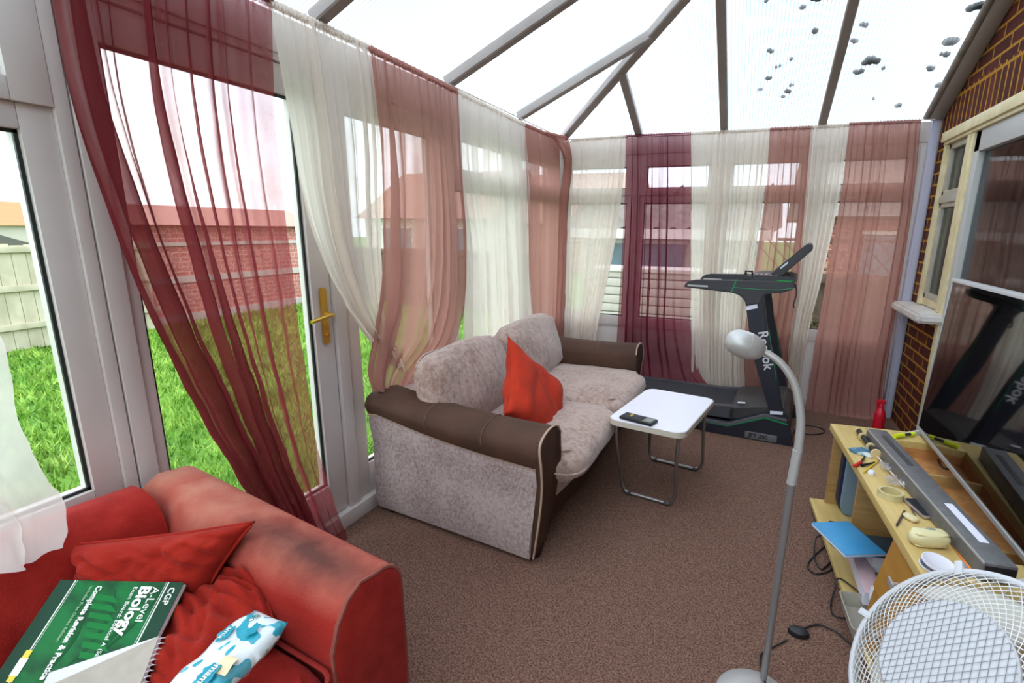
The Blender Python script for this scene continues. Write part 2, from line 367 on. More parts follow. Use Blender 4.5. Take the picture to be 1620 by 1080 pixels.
def wbox(mb, wall, s0, s1, z0, z1, d0=-.07, d1=0., bev=.004):   # along wall, height, depth towards the room
    if wall == 'L': mb.box(XL+d0, XL+d1, s0, s1, z0, z1, bev)
    else: mb.box(s0, s1, YF-d1, YF-d0, z0, z1, bev)
def gasket(mb, wall, s0, s1, z0, z1, t=.009, d=-.022):
    wbox(mb, wall, s0, s0+t, z0, z1, d, d+.008, 0); wbox(mb, wall, s1-t, s1, z0, z1, d, d+.008, 0)
    wbox(mb, wall, s0, s1, z0, z0+t, d, d+.008, 0); wbox(mb, wall, s0, s1, z1-t, z1, d, d+.008, 0)
def frame(mb, wall, s0, s1, z0, z1, g0, g1, h0, h1, d0=-.07, d1=0.):
    wbox(mb, wall, s0, g0, z0, z1, d0, d1); wbox(mb, wall, g1, s1, z0, z1, d0, d1)
    wbox(mb, wall, g0, g1, z0, h0, d0, d1); wbox(mb, wall, g0, g1, h1, z1, d0, d1)
def origin(wall, s): return (XL, s, 0) if wall == 'L' else (s, YF, 0)

def window(i, wall, s0, s1, inset=.075, panel=True, g=None, zb=.64):
    r = sroot('window_%d' % i, origin(wall, (s0+s1)/2)); g0, g1 = g or (s0+inset, s1-inset)
    f = MB(); wbox(f, wall, s0, s0+.035, 0, 2.02, -.07, .012); wbox(f, wall, s1-.035, s1, 0, 2.02, -.07, .012)
    frame(f, wall, s0+.035, s1-.035, zb-.09, 1.69, g0, g1, zb, 1.627); f.build('window_frame', UPVC, r, W(r))
    f = MB(); frame(f, wall, s0+.035, s1-.035, 1.69, 2.02, g0+.012, g1-.012, 1.745, 1.922, -.06, .014); f.build('top_sash', UPVC, r, W(r))
    gm = MB(); gasket(gm, wall, g0, g1, zb, 1.627); gasket(gm, wall, g0+.012, g1-.012, 1.745, 1.922); gm.build('gasket', GASK, r, W(r))
    p = MB(); wbox(p, wall, g0-.01, g1+.01, zb-.01, 1.637, -.04, -.034, 0); p.build('pane', GLASS, r, W(r))
    p = MB(); wbox(p, wall, g0, g1, 1.74, 1.93, -.04, -.034, 0); p.build('pane', GLASS, r, W(r))
    if panel:
        q = MB(); wbox(q, wall, s0+.035, s1-.035, .04, zb-.09, -.05, -.02); wbox(q, wall, s0+.035, s1-.035, 0, .07, -.07, .0)
        q.build('lower_panel', UPVC, r, W(r))
    h = MB(); m = (g0+g1)/2
    a = Vector((XL+.02, m, 1.71)) if wall == 'L' else Vector((m, YF-.02, 1.71)); ax = Vector((0, 1, 0)) if wall == 'L' else Vector((1, 0, 0))
    nrm = Vector((1, 0, 0)) if wall == 'L' else Vector((0, -1, 0))
    h.tube([a-ax*.02, a+ax*.02], .011, 8); h.tube([a+nrm*.02, a+nrm*.035+ax*.02+Vector((0, 0, .02)), a+nrm*.03+ax*.06+Vector((0, 0, .05))], .007, 8)
    h.build('window_handle', UPVC, r, W(r))
    return r
window(1, 'L', -.25, .90, g=(-.17, .79), zb=.648)
window(2, 'L', 2.76, 3.66); window(3, 'L', 3.66, 4.56)
for k, (a, b) in enumerate(((-1.68, -1.0), (-1.0, -.32), (-.32, .36), (.36, 1.04))): window(4+k, 'F', a, b)

def door(i, s0, s1, g0, g1, handle):
    r = sroot('door_%d' % i, (XL, (s0+s1)/2, 0))
    f = MB(); frame(f, 'L', s0, s1, .085, 1.99, g0, g1, .237, 1.885, -.06, .0); o = f.build('door_leaf', UPVC, r, W(r))
    gm = MB(); gasket(gm, 'L', g0, g1, .237, 1.885, .011); gm.build('gasket', GASK, r, W(r))
    p = MB(); wbox(p, 'L', g0-.01, g1+.01, .23, 1.89, -.04, -.034, 0); p.build('pane', GLASS, r, W(r))
    if handle:
        h = MB(); y = handle; x = XL+.002
        h.prism(arcrect(y-.017, y+.017, .90, 1.145, .012), lambda a, b: Vector((x, a, b)), lambda a, b: Vector((x+.012, a, b)), .003)
        h.tube([(x+.01, y, 1.03), (x+.05, y, 1.03), (x+.055, y-.03, 1.03), (x+.052, y-.12, 1.018)], [.012, .011, .0105, .008], 12)
        h.lathe([(.001, 0), (.008, 0), (.008, .01), (.001, .01)], align(Vector((x+.01, y, .94)), (1, 0, 0)), 14)
        h.build('door_handle', BRASS, r, W(r))
door(1, .965, 1.765, 1.045 if 0 else 1.0, 1.66, 1.712)
door(2, 1.845, 2.70, 1.93, 2.585, None)
t = MB()
for a, b in ((.905, .96), (1.772, 1.838), (2.705, 2.76)): wbox(t, 'L', a, b, 0, 2.02, -.07, .015)
wbox(t, 'L', .96, 2.705, 0, .075, -.08, .03); wbox(t, 'L', .96, 2.705, 1.995, 2.02, -.07, .01)
struct(t.build('trim_1', UPVC))               # door frame and threshold
t = MB(); wbox(t, 'L', YB, 4.6, 2.02, EV, -.09, .02); struct(t.build('trim_2', UPVC))
t = MB(); wbox(t, 'F', XL-.07, XR+.1, 2.02, EV, -.09, .02); struct(t.build('trim_3', UPVC))
t = MB(); t.box(XL-.09, XL+.04, YF-.04, YF+.09, 0, 2.02, .01); struct(t.build('trim_4', UPVC))      # corner post
t = MB(); t.box(1.04, XR, YF-.05, YF+.07, 0, EV+.01, .006); t.box(1.055, XR-.01, YF-.06, YF-.045, .0, EV, .003); struct(t.build('trim_5', mat('lilac_white_post', 'b9b9cc', .5)))
t = MB(); wbox(t, 'L', YB, -.25, 0, 2.02); struct(t.build('wall_left', UPVC))
t = MB(); t.box(XL-.1, XR+.1, YB-.08, YB, 0, .6); t.box(XL-.1, XR+.1, YB-.08, YB, 2.05, 2.2)
for x in (XL, -.8, .15, XR-.05): t.box(x-.04, x+.06, YB-.08, YB, .6, 2.05)
struct(t.build('wall_back', mat('white_wall', 'cfcac4', .8)))  # unseen end wall, left open above the sill to brighten the room
t = MB(); t.box(XL, XR, YB-.045, YB-.04, .6, 2.05); r = sroot('window_9', (-.3, YB, .6)); t.build('pane', GLASS, r, W(r))  # unseen glazing, added so sky light also enters from behind the camera

# ------------------------------------------------------------------ roof (lean-to with a hipped far end)
SL = .46; X0, Y0 = XL+.07, YF-.07
def zF(y): return EV + SL*(Y0-y)
def zL(x): return EV + SL*(x-X0)
XT, YT = XR+.1, Y0-(XR+.1-X0)               # where the hip meets the house wall
apex = Vector((-.985, 3.76, 2.50))
ceil = sroot('ceiling', (0, 3, 2.2))
N_F = Vector((0, SL, 1)).normalized(); N_L = Vector((-SL, 0, 1)).normalized()
def panel(pts, nrm, m):
    b = MB(); A = [Vector(p)+nrm*.052 for p in pts]; B = [p+nrm*.016 for p in A]; n = len(A)
    b.add(A+B, [list(range(n))[::-1], list(range(n, 2*n))] + [(i, (i+1) % n, n+(i+1) % n, n+i) for i in range(n)])
    b.build('roof_panel', m, ceil, W(ceil), smooth=False)
def F(x, y): return Vector((x, y, zF(y)))
def Lp(x, y): return Vector((x, y, zL(x)))
def hipx(y): return X0+(Y0-y)
def hipy(x): return Y0-(x-X0)
xs = [X0, -.985, -.319, .36, XT]
for a, b in zip(xs[:-1], xs[1:]):
    P = [F(a, Y0+.06), F(b, Y0+.06), F(b, hipy(b)), F(a, hipy(a))]
    if abs(a-X0) < 1e-6: P = P[:3]
    panel(P, N_F, PCX)
ysl = [Y0, 3.62, 2.68, 1.74, .80, -.14, -1.0, YB]
for a, b in zip(ysl[:-1], ysl[1:]):
    if b >= YT: P = [Lp(X0-.06, a), Lp(X0-.06, b), Lp(hipx(b), b), Lp(hipx(a), a)]
    elif a > YT: P = [Lp(X0-.06, a), Lp(X0-.06, b), Lp(XT, b), Lp(XT, YT), Lp(hipx(a), a)]
    else: P = [Lp(X0-.06, a), Lp(X0-.06, b), Lp(XT, b), Lp(XT, a)]
    if a == Y0: P = P[:3]
    panel(P, N_L, PCY)
def rafter(p, q, nrm, wd=.058, dp=.05, name='rafter'):
    p, q = Vector(p), Vector(q); d = (q-p).normalized(); s = d.cross(nrm).normalized()
    b = MB()
    prof = [(-wd/2, .0), (-wd/2, dp*.7), (-wd*.36, dp), (wd*.36, dp), (wd/2, dp*.7), (wd/2, .0), (wd*.4, -.006), (-wd*.4, -.006)]
    b.loft([[o + s*u + nrm*v for u, v in prof] for o in (p, q)]); r = b.build(name, UPVCG, ceil, W(ceil))
    b = MB()
    for sg in (-1, 1): b.loft([[o + s*(sg*(wd/2+.005)+u) + nrm*v for u, v in ((-.007, .036), (.007, .036), (.007, .055), (-.007, .055))] for o in (p, q)])
    b.build('gasket', GASK, r)
    b = MB(); b.loft([[o + s*u + nrm*v for u, v in ((-wd*.6, .07), (wd*.6, .07), (wd*.35, .09), (-wd*.35, .09))] for o in (p, q)]); b.build('capping', mat('aluminium_cap', 'b8bec2', .4, .5), r)
    return r
for x in xs[1:-1]:
    y1 = hipy(x); rafter(F(x, Y0), F(x, y1), N_F)
for y in ysl[1:-1]:
    x1 = hipx(y) if y > YT else XT; rafter(Lp(X0, y), Lp(x1, y), N_L)
rafter((X0, Y0, EV), (XT, YT, zL(XT)), Vector((-SL, SL, 2)).normalized(), .07, .055, 'hip_rafter')
rafter(F(XR-.045, Y0), F(XR-.045, YT), N_F, .085, .05, 'wall_rafter')
b = MB(); p, q = F(XR-.10, Y0+.0)+N_F*.02, F(XR-.10, YT)+N_F*.02
b.tube([p, q], .022, 10); b.build('flashing_roll', mat('grey_lead_roll', '6a615a', .7, c2='8b8176', nscale=10), ceil, W(ceil))
b = MB()                                            # moss lying on the roof panels
for (x, y, r_) in ((-.076, 3.541, .02), (.062, 3.524, .025), (.179, 3.57, .04), (.23, 3.56, .03), (.114, 3.611, .018), (.192, 3.781, .028), (-.033, 3.891, .024),
                   (.092, 3.973, .015), (.011, 4.026, .014), (.03, 4.02, .01), (-.025, 4.122, .032), (.119, 4.196, .018), (-.08, 4.215, .02), (.093, 4.252, .028), (.07, 4.30, .015), (.453, 3.775, .024),
                   (.427, 3.882, .024), (.509, 4.062, .035), (.567, 4.059, .04), (.54, 4.03, .03), (.495, 4.128, .04), (.64, 4.12, .016), (.643, 4.384, .014), (.811, 4.462, .03),
                   (.899, 4.152, .03), (.95, 3.95, .05), (.97, 3.75, .05), (.93, 4.05, .03), (.96, 3.6, .06), (1.0, 4.3, .03), (.94, 3.4, .05), (-.1, 3.3, .03), (.1, 3.2, .03), (.6, 3.3, .03)):
    c = F(x, y)+N_F*.082
    for k in range(4):
        o = Vector((random.uniform(-1, 1), random.uniform(-1, 1), 0))*r_*.6; rr = r_*random.uniform(.35, .75)
        b.lathe([(.001, -.012), (rr*.8, -.012), (rr, -.004), (rr*.6, .006), (.001, .008)], Matrix.Translation(c+o) @ Matrix.Rotation(-math.atan(SL), 4, 'X'), 9)
tag(b.build('moss', mat('dark_moss', '20241f', .95, c2='343a30', nscale=60)), 'dark moss and leaf bits scattered on the clear roof panels', 'moss', kind='stuff')

# ------------------------------------------------------------------ brick house wall
BR = brick('dark_red_brick'); SOLD = brick('soldier_course', bw=.075, rh=.25, ms=.009)
ZT = zF(YT)+.3
t = MB(); wx0, wx1 = XR, XR+.22
YW0, YW1, YD0 = 3.90, 4.38, 2.72             # window and door opening
t.box(wx0, wx1, YW1, YF+.1, 0, 2.03); t.box(wx0, wx1, YW0+.05, YW1, 0, .86); t.box(wx0, wx1, YB, YD0, 0, 2.03); t.prism([(YB, 2.0), (YF+.1, 2.0), (YF+.1, zF(YF+.1)+.05), (YT, zF(YT)+.05), (YB, zF(YT)+.05)], lambda y, z: Vector((wx0+.001, y, z)), lambda y, z: Vector((wx1, y, z)))
struct(t.build('wall_right', BR, smooth=False))
t = MB(); t.box(wx0-.002, wx1, YB, YF+.1, 2.03, 2.27); struct(t.build('wall_right_lintel', SOLD, smooth=False))
r = sroot('window_8', (XR, 4.14, .9))
f = MB(); x0, x1 = XR-.012, XR+.08
def xb(mb, y0, y1, z0, z1, a=x0, b_=x1, bev=.004): mb.box(a, b_, y0, y1, z0, z1, bev)
xb(f, YW1-.05, YW1+.0, .92, 2.02); xb(f, YW0-.0, YW0+.055, .92, 2.02); xb(f, YW0, YW1, .92, .97, XR+.01); xb(f, YD0-.05, YW1+.01, 1.985, 2.045, x0-.02); xb(f, YD0-.05, YW1, 1.965, 1.99, x0-.005)
f.build('window_frame', CREAM, r, W(r))
f = MB(); a, b_ = YW0+.06, YW1-.05
for z0, z1 in ((.97, 1.60), (1.64, 1.965)):
    xb(f, a, a+.035, z0, z1, x0+.02); xb(f, b_-.035, b_, z0, z1, x0+.02); xb(f, a, b_, z0, z0+.035, x0+.02); xb(f, a, b_, z1-.035, z1, x0+.02)
xb(f, a, b_, 1.595, 1.645, x0+.01)
f.build('sash', mat('weathered_grey_paint', 'a39c90', .6, c2='b5ad9c', nscale=10), r, W(r))
RG = glass('house_glass', (.55, .6, .62))
f = MB(); xb(f, a, b_, 1.0, 1.58, XR+.03, XR+.035, 0); f.build('pane', RG, r, W(r))
f = MB(); xb(f, a, b_, 1.66, 1.95, XR+.03, XR+.035, 0); f.build('pane', RG, r, W(r))
s = MB(); s.prism([(XR-.135, 3.82), (XR+.1, 3.82), (XR+.1, 4.52), (XR-.135, 4.52)], lambda x, y: Vector((x, y, .855)), lambda x, y: Vector((x, y, .915)), .015)
s.build('window_sill', mat('chipped_white_sill', 'd5cfcb', .5, c2='c6beb8', nscale=7), r, W(r))
r = sroot('door_3', (XR, 3.5, 0))
f = MB(); xb(f, YW0-.055, YW0, .04, 1.97, XR-.01, XR+.07); xb(f, YD0-.055, YD0, .04, 1.97); xb(f, YD0, YW0, 0, .05); f.build('door_frame', CREAM, r, W(r))
f = MB(); frame_y = (YD0+.01, YW0-.06)
xb(f, frame_y[0], frame_y[0]+.075, .06, 1.95, XR+.0); xb(f, frame_y[1]-.075, frame_y[1]+.004, .06, 1.964, XR+.0); xb(f, *frame_y, .06, .2, XR+.0); xb(f, *frame_y, 1.85, 1.964, XR+.0)
f.build('door_leaf', mat('aluminium_white', 'b4b3b1', .45), r, W(r))
f = MB(); xb(f, frame_y[0]+.07, frame_y[1]-.07, .19, 1.86, XR+.03, XR+.035, 0); f.build('pane', RG, r, W(r))
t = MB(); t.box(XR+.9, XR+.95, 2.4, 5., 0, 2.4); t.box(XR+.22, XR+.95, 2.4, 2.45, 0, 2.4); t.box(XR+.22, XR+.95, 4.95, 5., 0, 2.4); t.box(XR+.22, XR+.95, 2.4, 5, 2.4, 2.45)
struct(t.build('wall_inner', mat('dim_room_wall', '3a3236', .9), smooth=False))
c = MB(); c.grid(120, 4, lambda u, v: Vector((XR+.26+.02*math.sin(u*90+3*math.sin(u*17)), 3.05+1.35*u, .1+1.95*v)))
tag(c.build('net_curtain', sheer('lace', '8a7078', .55)), 'dim lace curtain inside the house glass door', 'curtain')
t = MB(); t.box(XL+.0, XL+.012, 2.75, 4.5, .0, .07); struct(t.build('baseboard_left', UPVC))

# ------------------------------------------------------------------ curtains
def CR(rows, k):                               # Catmull-Rom through rows
    n = len(rows)-1; i = min(int(k*n), n-1); t = k*n-i
    a, b, c, d = rows[max(i-1, 0)], rows[i], rows[i+1], rows[min(i+2, n)]
    return .5*((2*b)+(c-a)*t+(2*a-5*b+4*c-d)*t*t+(3*b-a-3*c+d)*t**3)
def curtain(name, label, wall, rows, mt, folds=9, amp=.02, over=1.1, seed=0., nu=170, nv=70, bias=0., off=.10, group=None, header=True, grow=.6, crease=0., dens=None):
    pl, prr = [], []
    nrm = Vector((1, 0, 0)) if wall == 'L' else Vector((0, -1, 0))
    for row in rows:
        o = row[2] if len(row) > 2 else off
        for q, dst in ((row[0], pl), (row[1], prr)):
            if len(q) == 3: v = Vector((XL+o, q[0], q[1])) if wall == 'L' else Vector((q[0], YF-o, q[1]))
            else: v = onX(*q, XL+o) if wall == 'L' else onY(*q, YF-o)
            dst.append(v)
    def f(u, v):
        uu = u**(1+bias) if bias >= 0 else 1-(1-u)**(1-bias)
        ph = 2*PI*folds*(uu + .11*noise.noise(Vector((u*3.3, seed, v*.35))) + .045*noise.noise(Vector((u*8, v*1.2, seed))))
        loc = (.75+1.5*noise.noise(Vector((u*6+seed*3, v*.9, seed))))*(dens(u) if dens else 1); loc = max(.08, loc)       # some folds deeper than others
        k = over*loc/(2*PI*folds)
        env = min(1, u*14, (1-u)*14)
        us = u + k*math.sin(ph)*env*(.55+.45*min(1, v*4))
        L_, R_ = CR(pl, v), CR(prr, v); p = L_.lerp(R_, us)
        a = amp*(.35+grow*min(1, v*1.6))*loc
        p = p + nrm*(a*(math.cos(ph)+.35*math.cos(2.3*ph+seed)) + .012*noise.noise(Vector((u*3, v*3, seed+5))))
        if crease: p += noise.noise_vector(p*9+Vector((seed, 0, 0)))*crease*min(1, v*1.2) + noise.noise_vector(p*23)*crease*.4*v
        if v < .05 and header: p += nrm*.004*math.sin(ph*4)*(1-v/.05)
        return p
    r = MB(); r.grid(nu, nv, f)
    if header:                                   # gathered casing round the wire
        def g(u, v):
            a = 2*PI*v; p = pl[0].lerp(prr[0], u)
            rr = .011+.0035*math.sin(u*folds*26+seed)+.002*math.sin(u*folds*61)
            return p + nrm*rr*math.cos(a)*.9 + Vector((0, 0, 1))*(rr*math.sin(a)*1.1+.003)
        r.grid(nu, 8, g)
    return tag(r.build(name, mt, smooth=True, ang=180, recalc=False), label, 'curtain', 'voile curtains gathered on the eaves wires')
def wd(s, z): return (s, z, 0)
curtain('voile_curtain', 'sheer burgundy voile curtain over the glass door, trailing beside the red sofa', 'L',
        [(wd(.875, 2.15), wd(1.505, 2.15)), (wd(.872, 1.72), wd(1.47, 1.75)), (wd(.95, 1.25), wd(1.478, 1.3)), (wd(1.07, .84), wd(1.49, .9)), (wd(1.19, .5), wd(1.53, .45)), (wd(1.33, .03), wd(1.61, .03), .13)],
        BURG, folds=9, amp=.022, over=1.7, seed=1.3, bias=-.3, nu=260, nv=90, crease=.006, dens=lambda u: 1.7 if u < .42 else max(.6, 1.7-(u-.42)*9))
curtain('voile_curtain', 'ivory voile curtain swept sideways above the brass door handle', 'L',
        [((424, 4), (587, 78)), ((452, 160), (601, 230)), ((480, 312), (602, 350)), ((520, 425), (604, 440)), ((565, 512), (610, 512)), ((598, 553), (628, 552)), ((615, 575), (640, 590))],
        IVORY, folds=8, amp=.022, over=1.2, seed=2.1, crease=.008)
curtain('voile_curtain', 'dusty pink voile curtain tucked behind the near end of the brown sofa', 'L',
        [((585, 78), (723, 146)), ((600, 220), (729, 290)), ((603, 320), (733, 380)), ((600, 440), (730, 470)), ((590, 520), (714, 535)), ((583, 580), (670, 590)), ((590, 618), (640, 622))],
        PINK, folds=8, amp=.022, over=1.2, seed=3.7, crease=.007, off=.12)
curtain('voile_curtain', 'ivory voile curtain behind the near back cushion of the brown sofa', 'L',
        [((722, 145), (830, 198)), ((722, 260), (836, 290)), ((738, 400), (837, 400)), ((738, 520), (841, 505)), ((742, 590), (850, 580))],
        IVORY, folds=9, amp=.018, over=1.0, seed=4.2, crease=.004)
curtain('voile_curtain', 'pale terracotta voile curtain hanging straight in the corner left window', 'L',
        [((830, 198), (884, 221)), ((834, 300), (884, 305)), ((836, 420), (880, 430)), ((840, 510), (876, 510)), ((840, 590), (876, 590))],
        PINK, folds=4, amp=.014, over=.9, seed=5.2, nu=90)
curtain('voile_curtain', 'terracotta voile bunched into a rope of folds at the room corner', 'L',
        [(wd(4.0, 2.12), wd(4.50, 2.16), .12), (wd(4.33, 1.97), wd(4.5, 2.0), .15), (wd(4.36, 1.6), wd(4.52, 1.6), .12), (wd(4.38, 1.1), wd(4.52, 1.1), .11), (wd(4.36, .3), wd(4.50, .3), .1)],
        PINK, folds=5, amp=.03, over=1.4, seed=6.1, nu=90, crease=.006)
curtain('voile_curtain', 'ivory voile curtain behind the far arm of the brown sofa', 'F',
        [((903, 222), (992, 216)), ((897, 300), (986, 290)), ((893, 400), (972, 390)), ((890, 523), (946, 523)), ((885, 640), (930, 640))],
        IVORY, folds=9, amp=.018, over=1.1, seed=7.4, crease=.004)
curtain('voile_curtain', 'dark wine voile curtain spilling onto the treadmill deck', 'F',
        [((990, 216), (1093, 212)), ((989, 300), (1094, 300)), ((983, 420), (1094, 430)), ((977, 520), (1093, 520)), ((974, 575), (1106, 585)), ((968, 607), (1120, 609), .22)],
        WINE, folds=8, amp=.02, over=1.3, seed=8.8, crease=.004)
curtain('voile_curtain', 'wide ivory voile curtain behind the treadmill handrails', 'F',
        [((1092, 212), (1220, 205)), ((1093, 320), (1207, 320)), ((1093, 450), (1188, 440)), ((1094, 560), (1178, 550)), ((1094, 640), (1180, 640))],
        IVORY, folds=13, amp=.02, over=1.4, seed=9.6, crease=.004, nu=220)
curtain('voile_curtain', 'dusty pink voile curtain behind the treadmill upright', 'F',
        [((1218, 205), (1285, 202)), ((1209, 320), (1274, 330)), ((1190, 450), (1264, 460)), ((1174, 560), (1252, 560)), ((1180, 650), (1256, 655))],
        PINK, folds=6, amp=.02, over=1.3, seed=10.3, crease=.004)
curtain('voile_curtain', 'narrow ivory voile curtain beside the treadmill screen, pulled to the left', 'F',
        [((1283, 202), (1344, 198)), ((1273, 325), (1324, 330)), ((1262, 440), (1300, 440)), ((1248, 540), (1276, 540)), ((1246, 640), (1262, 640))],
        IVORY, folds=6, amp=.02, over=1.2, seed=11.9, crease=.005)
curtain('voile_curtain', 'dusty rose voile curtain trailing on the carpet beside the brick wall', 'F',
        [((1343, 197), (1457, 192)), ((1332, 300), (1443, 330)), ((1306, 450), (1423, 460)), ((1287, 560), (1404, 580)), ((1274, 640), (1398, 645)), ((1270, 662), (1402, 664), .17)],
        PINK, folds=11, amp=.02, over=1.4, seed=12.5, crease=.005, nu=220)
curtain('voile_curtain', 'white voile curtain draped over the back of the red sofa', 'L',
        [(wd(-.1, 2.15), wd(.55, 2.15)), (wd(.0, 1.6), wd(.60, 1.6)), (wd(.2, 1.2), wd(.625, 1.17)), (wd(.28, .95), wd(.632, .90)), (wd(.30, .80), wd(.64, .77), .12), (wd(.32, .73), wd(.635, .715), .17), (wd(.34, .64), wd(.605, .64), .24)],
        sheer('white_voile', 'f2efec', .25), folds=5, amp=.018, over=1.2, seed=13.5, crease=.016)
for nm, pts in (('curtain_wire', [(XL+.10, -.3, 2.152), (XL+.10, 4.5, 2.152)]), ('curtain_wire', [(XL+.1, 4.5, 2.152), (1.04, 4.5, 2.152)])):
    b = MB(); b.tube(pts, .004, 6)
    tag(b.build(nm, UPVC), 'thin curtain wire along the ' + ('left' if pts[0][1] < 0 else 'far') + ' eaves carrying the voile curtains', 'curtain wire')
# ------------------------------------------------------------------ red sofa (against the left glazing)
R = thing('red_sofa', 'red fabric sofa with a worn, dark-stained arm in the near left corner', 'sofa', (-1.645, .945, 0), math.radians(-7))
def arm_ring(x, zt, wo=.105, wi=.105, z0=.05):
    pts = [(-wi, z0), (wo, z0), (wo+.004, .3), (wo, zt-.09)]
    for k in range(7): a = math.radians(k*15); pts.append((wo-.075+.075*math.cos(a), zt-.085+.085*math.sin(a)-.003*k))
    pts += [(-.02, zt-.012), (-.06, zt-.035), (-.09, zt-.08), (-wi-.005, zt-.14), (-wi, .35)]
    return [Vector((x, y, z)) for y, z in pts]
b = MB(); b.loft([arm_ring(x, .665-.055*max(0, x)/.9, z0=.05) for x in [i*.0543 for i in range(17)]]); b.build('arm', REDWORN, R, ang=50)
pr_ = arm_ring(.873, .608)
b = MB(); b.tube([p+Vector((.0, 0, 0)) for p in pr_[1:]+pr_[:1]], .006, 6, closed=False); b.build('arm_piping', mat('worn_piping', '8c4a40', .9), R)
b = MB(); b.loft([[Vector((x, p.y*s, .35+(p.z-.35)*s)) for p in arm_ring(0, .606)] for x, s in ((.865, 1), (.878, .99), (.884, .9))]); b.build('arm_front_panel', RED, R, ang=30)
def back_ring(y):
    pts = [(-.01, .05), (-.012, .55), (.0, .62), (.03, .655), (.09, .66), (.15, .645), (.19, .60), (.235, .45), (.25, .3), (.25, .05)]
    return [Vector((x + .01*math.sin(y*5), y, z)) for x, z in pts]
b = MB(); b.loft([back_ring(-.10-.1*i) for i in range(17)]); b.build('backrest', RED, R, ang=60)
b = MB(); b.box(.1, .86, -1.65, -.10, .05, .30, .02); b.build('seat_base', RED, R)
for k in range(2):
    b = MB(); b.puff(.69, .72, .17, e=9, ez=3.5, crown=.10, n=12, M=Matrix.Translation((.56, -.475-.735*k, .365)), nz_=.003)
    e = arcrect(.222, .898, -.83-.735*k, -.12-.735*k, .05); b.mi = 1
    b.tube([Vector((x, y, .425)) for x, y in e], .006, 6, closed=True)
    b.build('seat_cushion', [RED, mat('red_piping', '8e2019', .9)], R)
b = MB(); b.loft([arm_ring(x, .64) for x in (0, .3, .6, .91)]); b.build('arm', RED, R, Matrix.Translation((0, -1.70, 0)), ang=50)
for x in (.06, .84):
    for y in (.0, -1.68):
        b = MB(); b.lathe([(.02, 0), (.03, .05)], Matrix.Translation((x, y, 0)), 12); b.build('foot', DARKWOOD, R)

def tri_pillow(name, label, T, B, Rr, th, m, seed, nz_=.008, group=None, sx=1., pinch=.09, cat='cushion'):
    T, B, Rr = Vector(T), Vector(B), Vector(Rr); ey = (T-B); ex = (Rr-T) - ey.normalized()*((Rr-T).dot(ey.normalized())); s = ey.length; wv = ex.length
    c = B + ey/2 + ex/2
    b = MB(); M = basis(c, ex, ey)
    b.pillow(wv*sx, s, th, M, nz_=nz_, seed=seed, pipe=.004, pinch=pinch)
    return tag(b.build(name, m, ang=180), label, cat, group)
def quad_pillow(name, label, TL, TR, BR, BL, th, m, seed, nz_=.012, pinch=.09, cat='cushion'):
    up_ = (TR-TL).cross(TL-BL).normalized(); up_ = up_ if up_.z > 0 else -up_
    b = MB(); b.pillow(2, 2, th, None, nz_=nz_, seed=seed, pipe=0, pinch=pinch, nf=3.2)
    def mp(x, y, z): u, v = (x+1)/2, (y+1)/2; return (BL.lerp(BR, u)).lerp(TL.lerp(TR, u), v) + up_*z
    for v in b.bm.verts: v.co = mp(*v.co)
    def edge(x, y): return mp(x*(1-pinch*(1-y*y)), y*(1-pinch*(1-x*x)), 0)
    e = [edge(-1+t/8, -1) for t in range(16)] + [edge(1, -1+t/8) for t in range(16)] + [edge(1-t/8, 1) for t in range(16)] + [edge(-1, 1-t/8) for t in range(16)]
    b.tube(e, .0045, 6, closed=True)
    return tag(b.build(name, m, ang=180), label, cat, 'red cushions on the red sofa')
# red cushions on the red sofa
quad_pillow('cushion', 'slumped red cushion in the corner of the red sofa, pointed corner up', onZ(112, 862, .61), onZ(402, 826, .66), onZ(318, 950, .49), onZ(125, 985, .45), .12, REDCUSH, 3.1, .010, pinch=.06)
quad_pillow('cushion', 'flattened creased red cushion on the red sofa seat under the wipes packet', onZ(232, 930, .46), onZ(412, 905, .53), onZ(440, 1004, .475), onZ(240, 1125, .45), .10, REDCUSH, 8.4, .016, pinch=.03)
b = MB(); b.pillow(.40, .36, .10, Matrix.Translation((-1.26, .16, .48)) @ Matrix.Rotation(.4, 4, 'Z') @ Matrix.Rotation(.15, 4, 'Y'), seed=4.4, nz_=.012, pipe=.004)
tag(b.build('cushion', REDCUSH, ang=180), 'red cushion at the bottom left edge below the green book', 'cushion', 'red cushions on the red sofa')

# green biology book
A_, B_, D_ = onZ(96, 917, .575), onZ(280, 921, .575), onZ(4, 1072, .47)
ex = (B_-A_).normalized(); ey = (D_-A_); ey = (ey-ex*ey.dot(ex)).normalized(); ez = ey.cross(ex)*1.
if ez.z < 0: ez = -ez
# reading frame: text runs along ey (down the slope), text up direction is ex
BK = thing('textbook', 'green biology revision guide lying on the red sofa cushions', 'book', A_)
Mb = Matrix((ey, ex, ey.cross(ex))).transposed().to_4x4()      # x reading direction, y up the page
def bp(x, y, z): return (A_ + ey*x + ex*y + ez*z)
sgn = 1 if ey.cross(ex).z > 0 else -1
gm = mat('green_cover', '0a6e36', .5, c2='064a28', nscale=9, lo=.4, hi=.6, coat=0, spec=.25, stretch=(1, 2.2, 1)); dkg = mat('dark_green_cover', '0d3d2a', .5, spec=.25)
def slab(b, x0, x1, y0, y1, z0, z1):
    P = [bp(x, y, z) for z in (z0, z1) for x, y in ((x0, y0), (x1, y0), (x1, y1), (x0, y1))]
    b.add(P, [(3, 2, 1, 0), (4, 5, 6, 7), (0, 1, 5, 4), (1, 2, 6, 5), (2, 3, 7, 6), (3, 0, 4, 7)]); return b
BW, BH = .212, .297
b = MB(); slab(b, .001, BW-.002, .001, BH-.001, -.014, -.001); b.build('pages', PAPER, BK, W(BK))
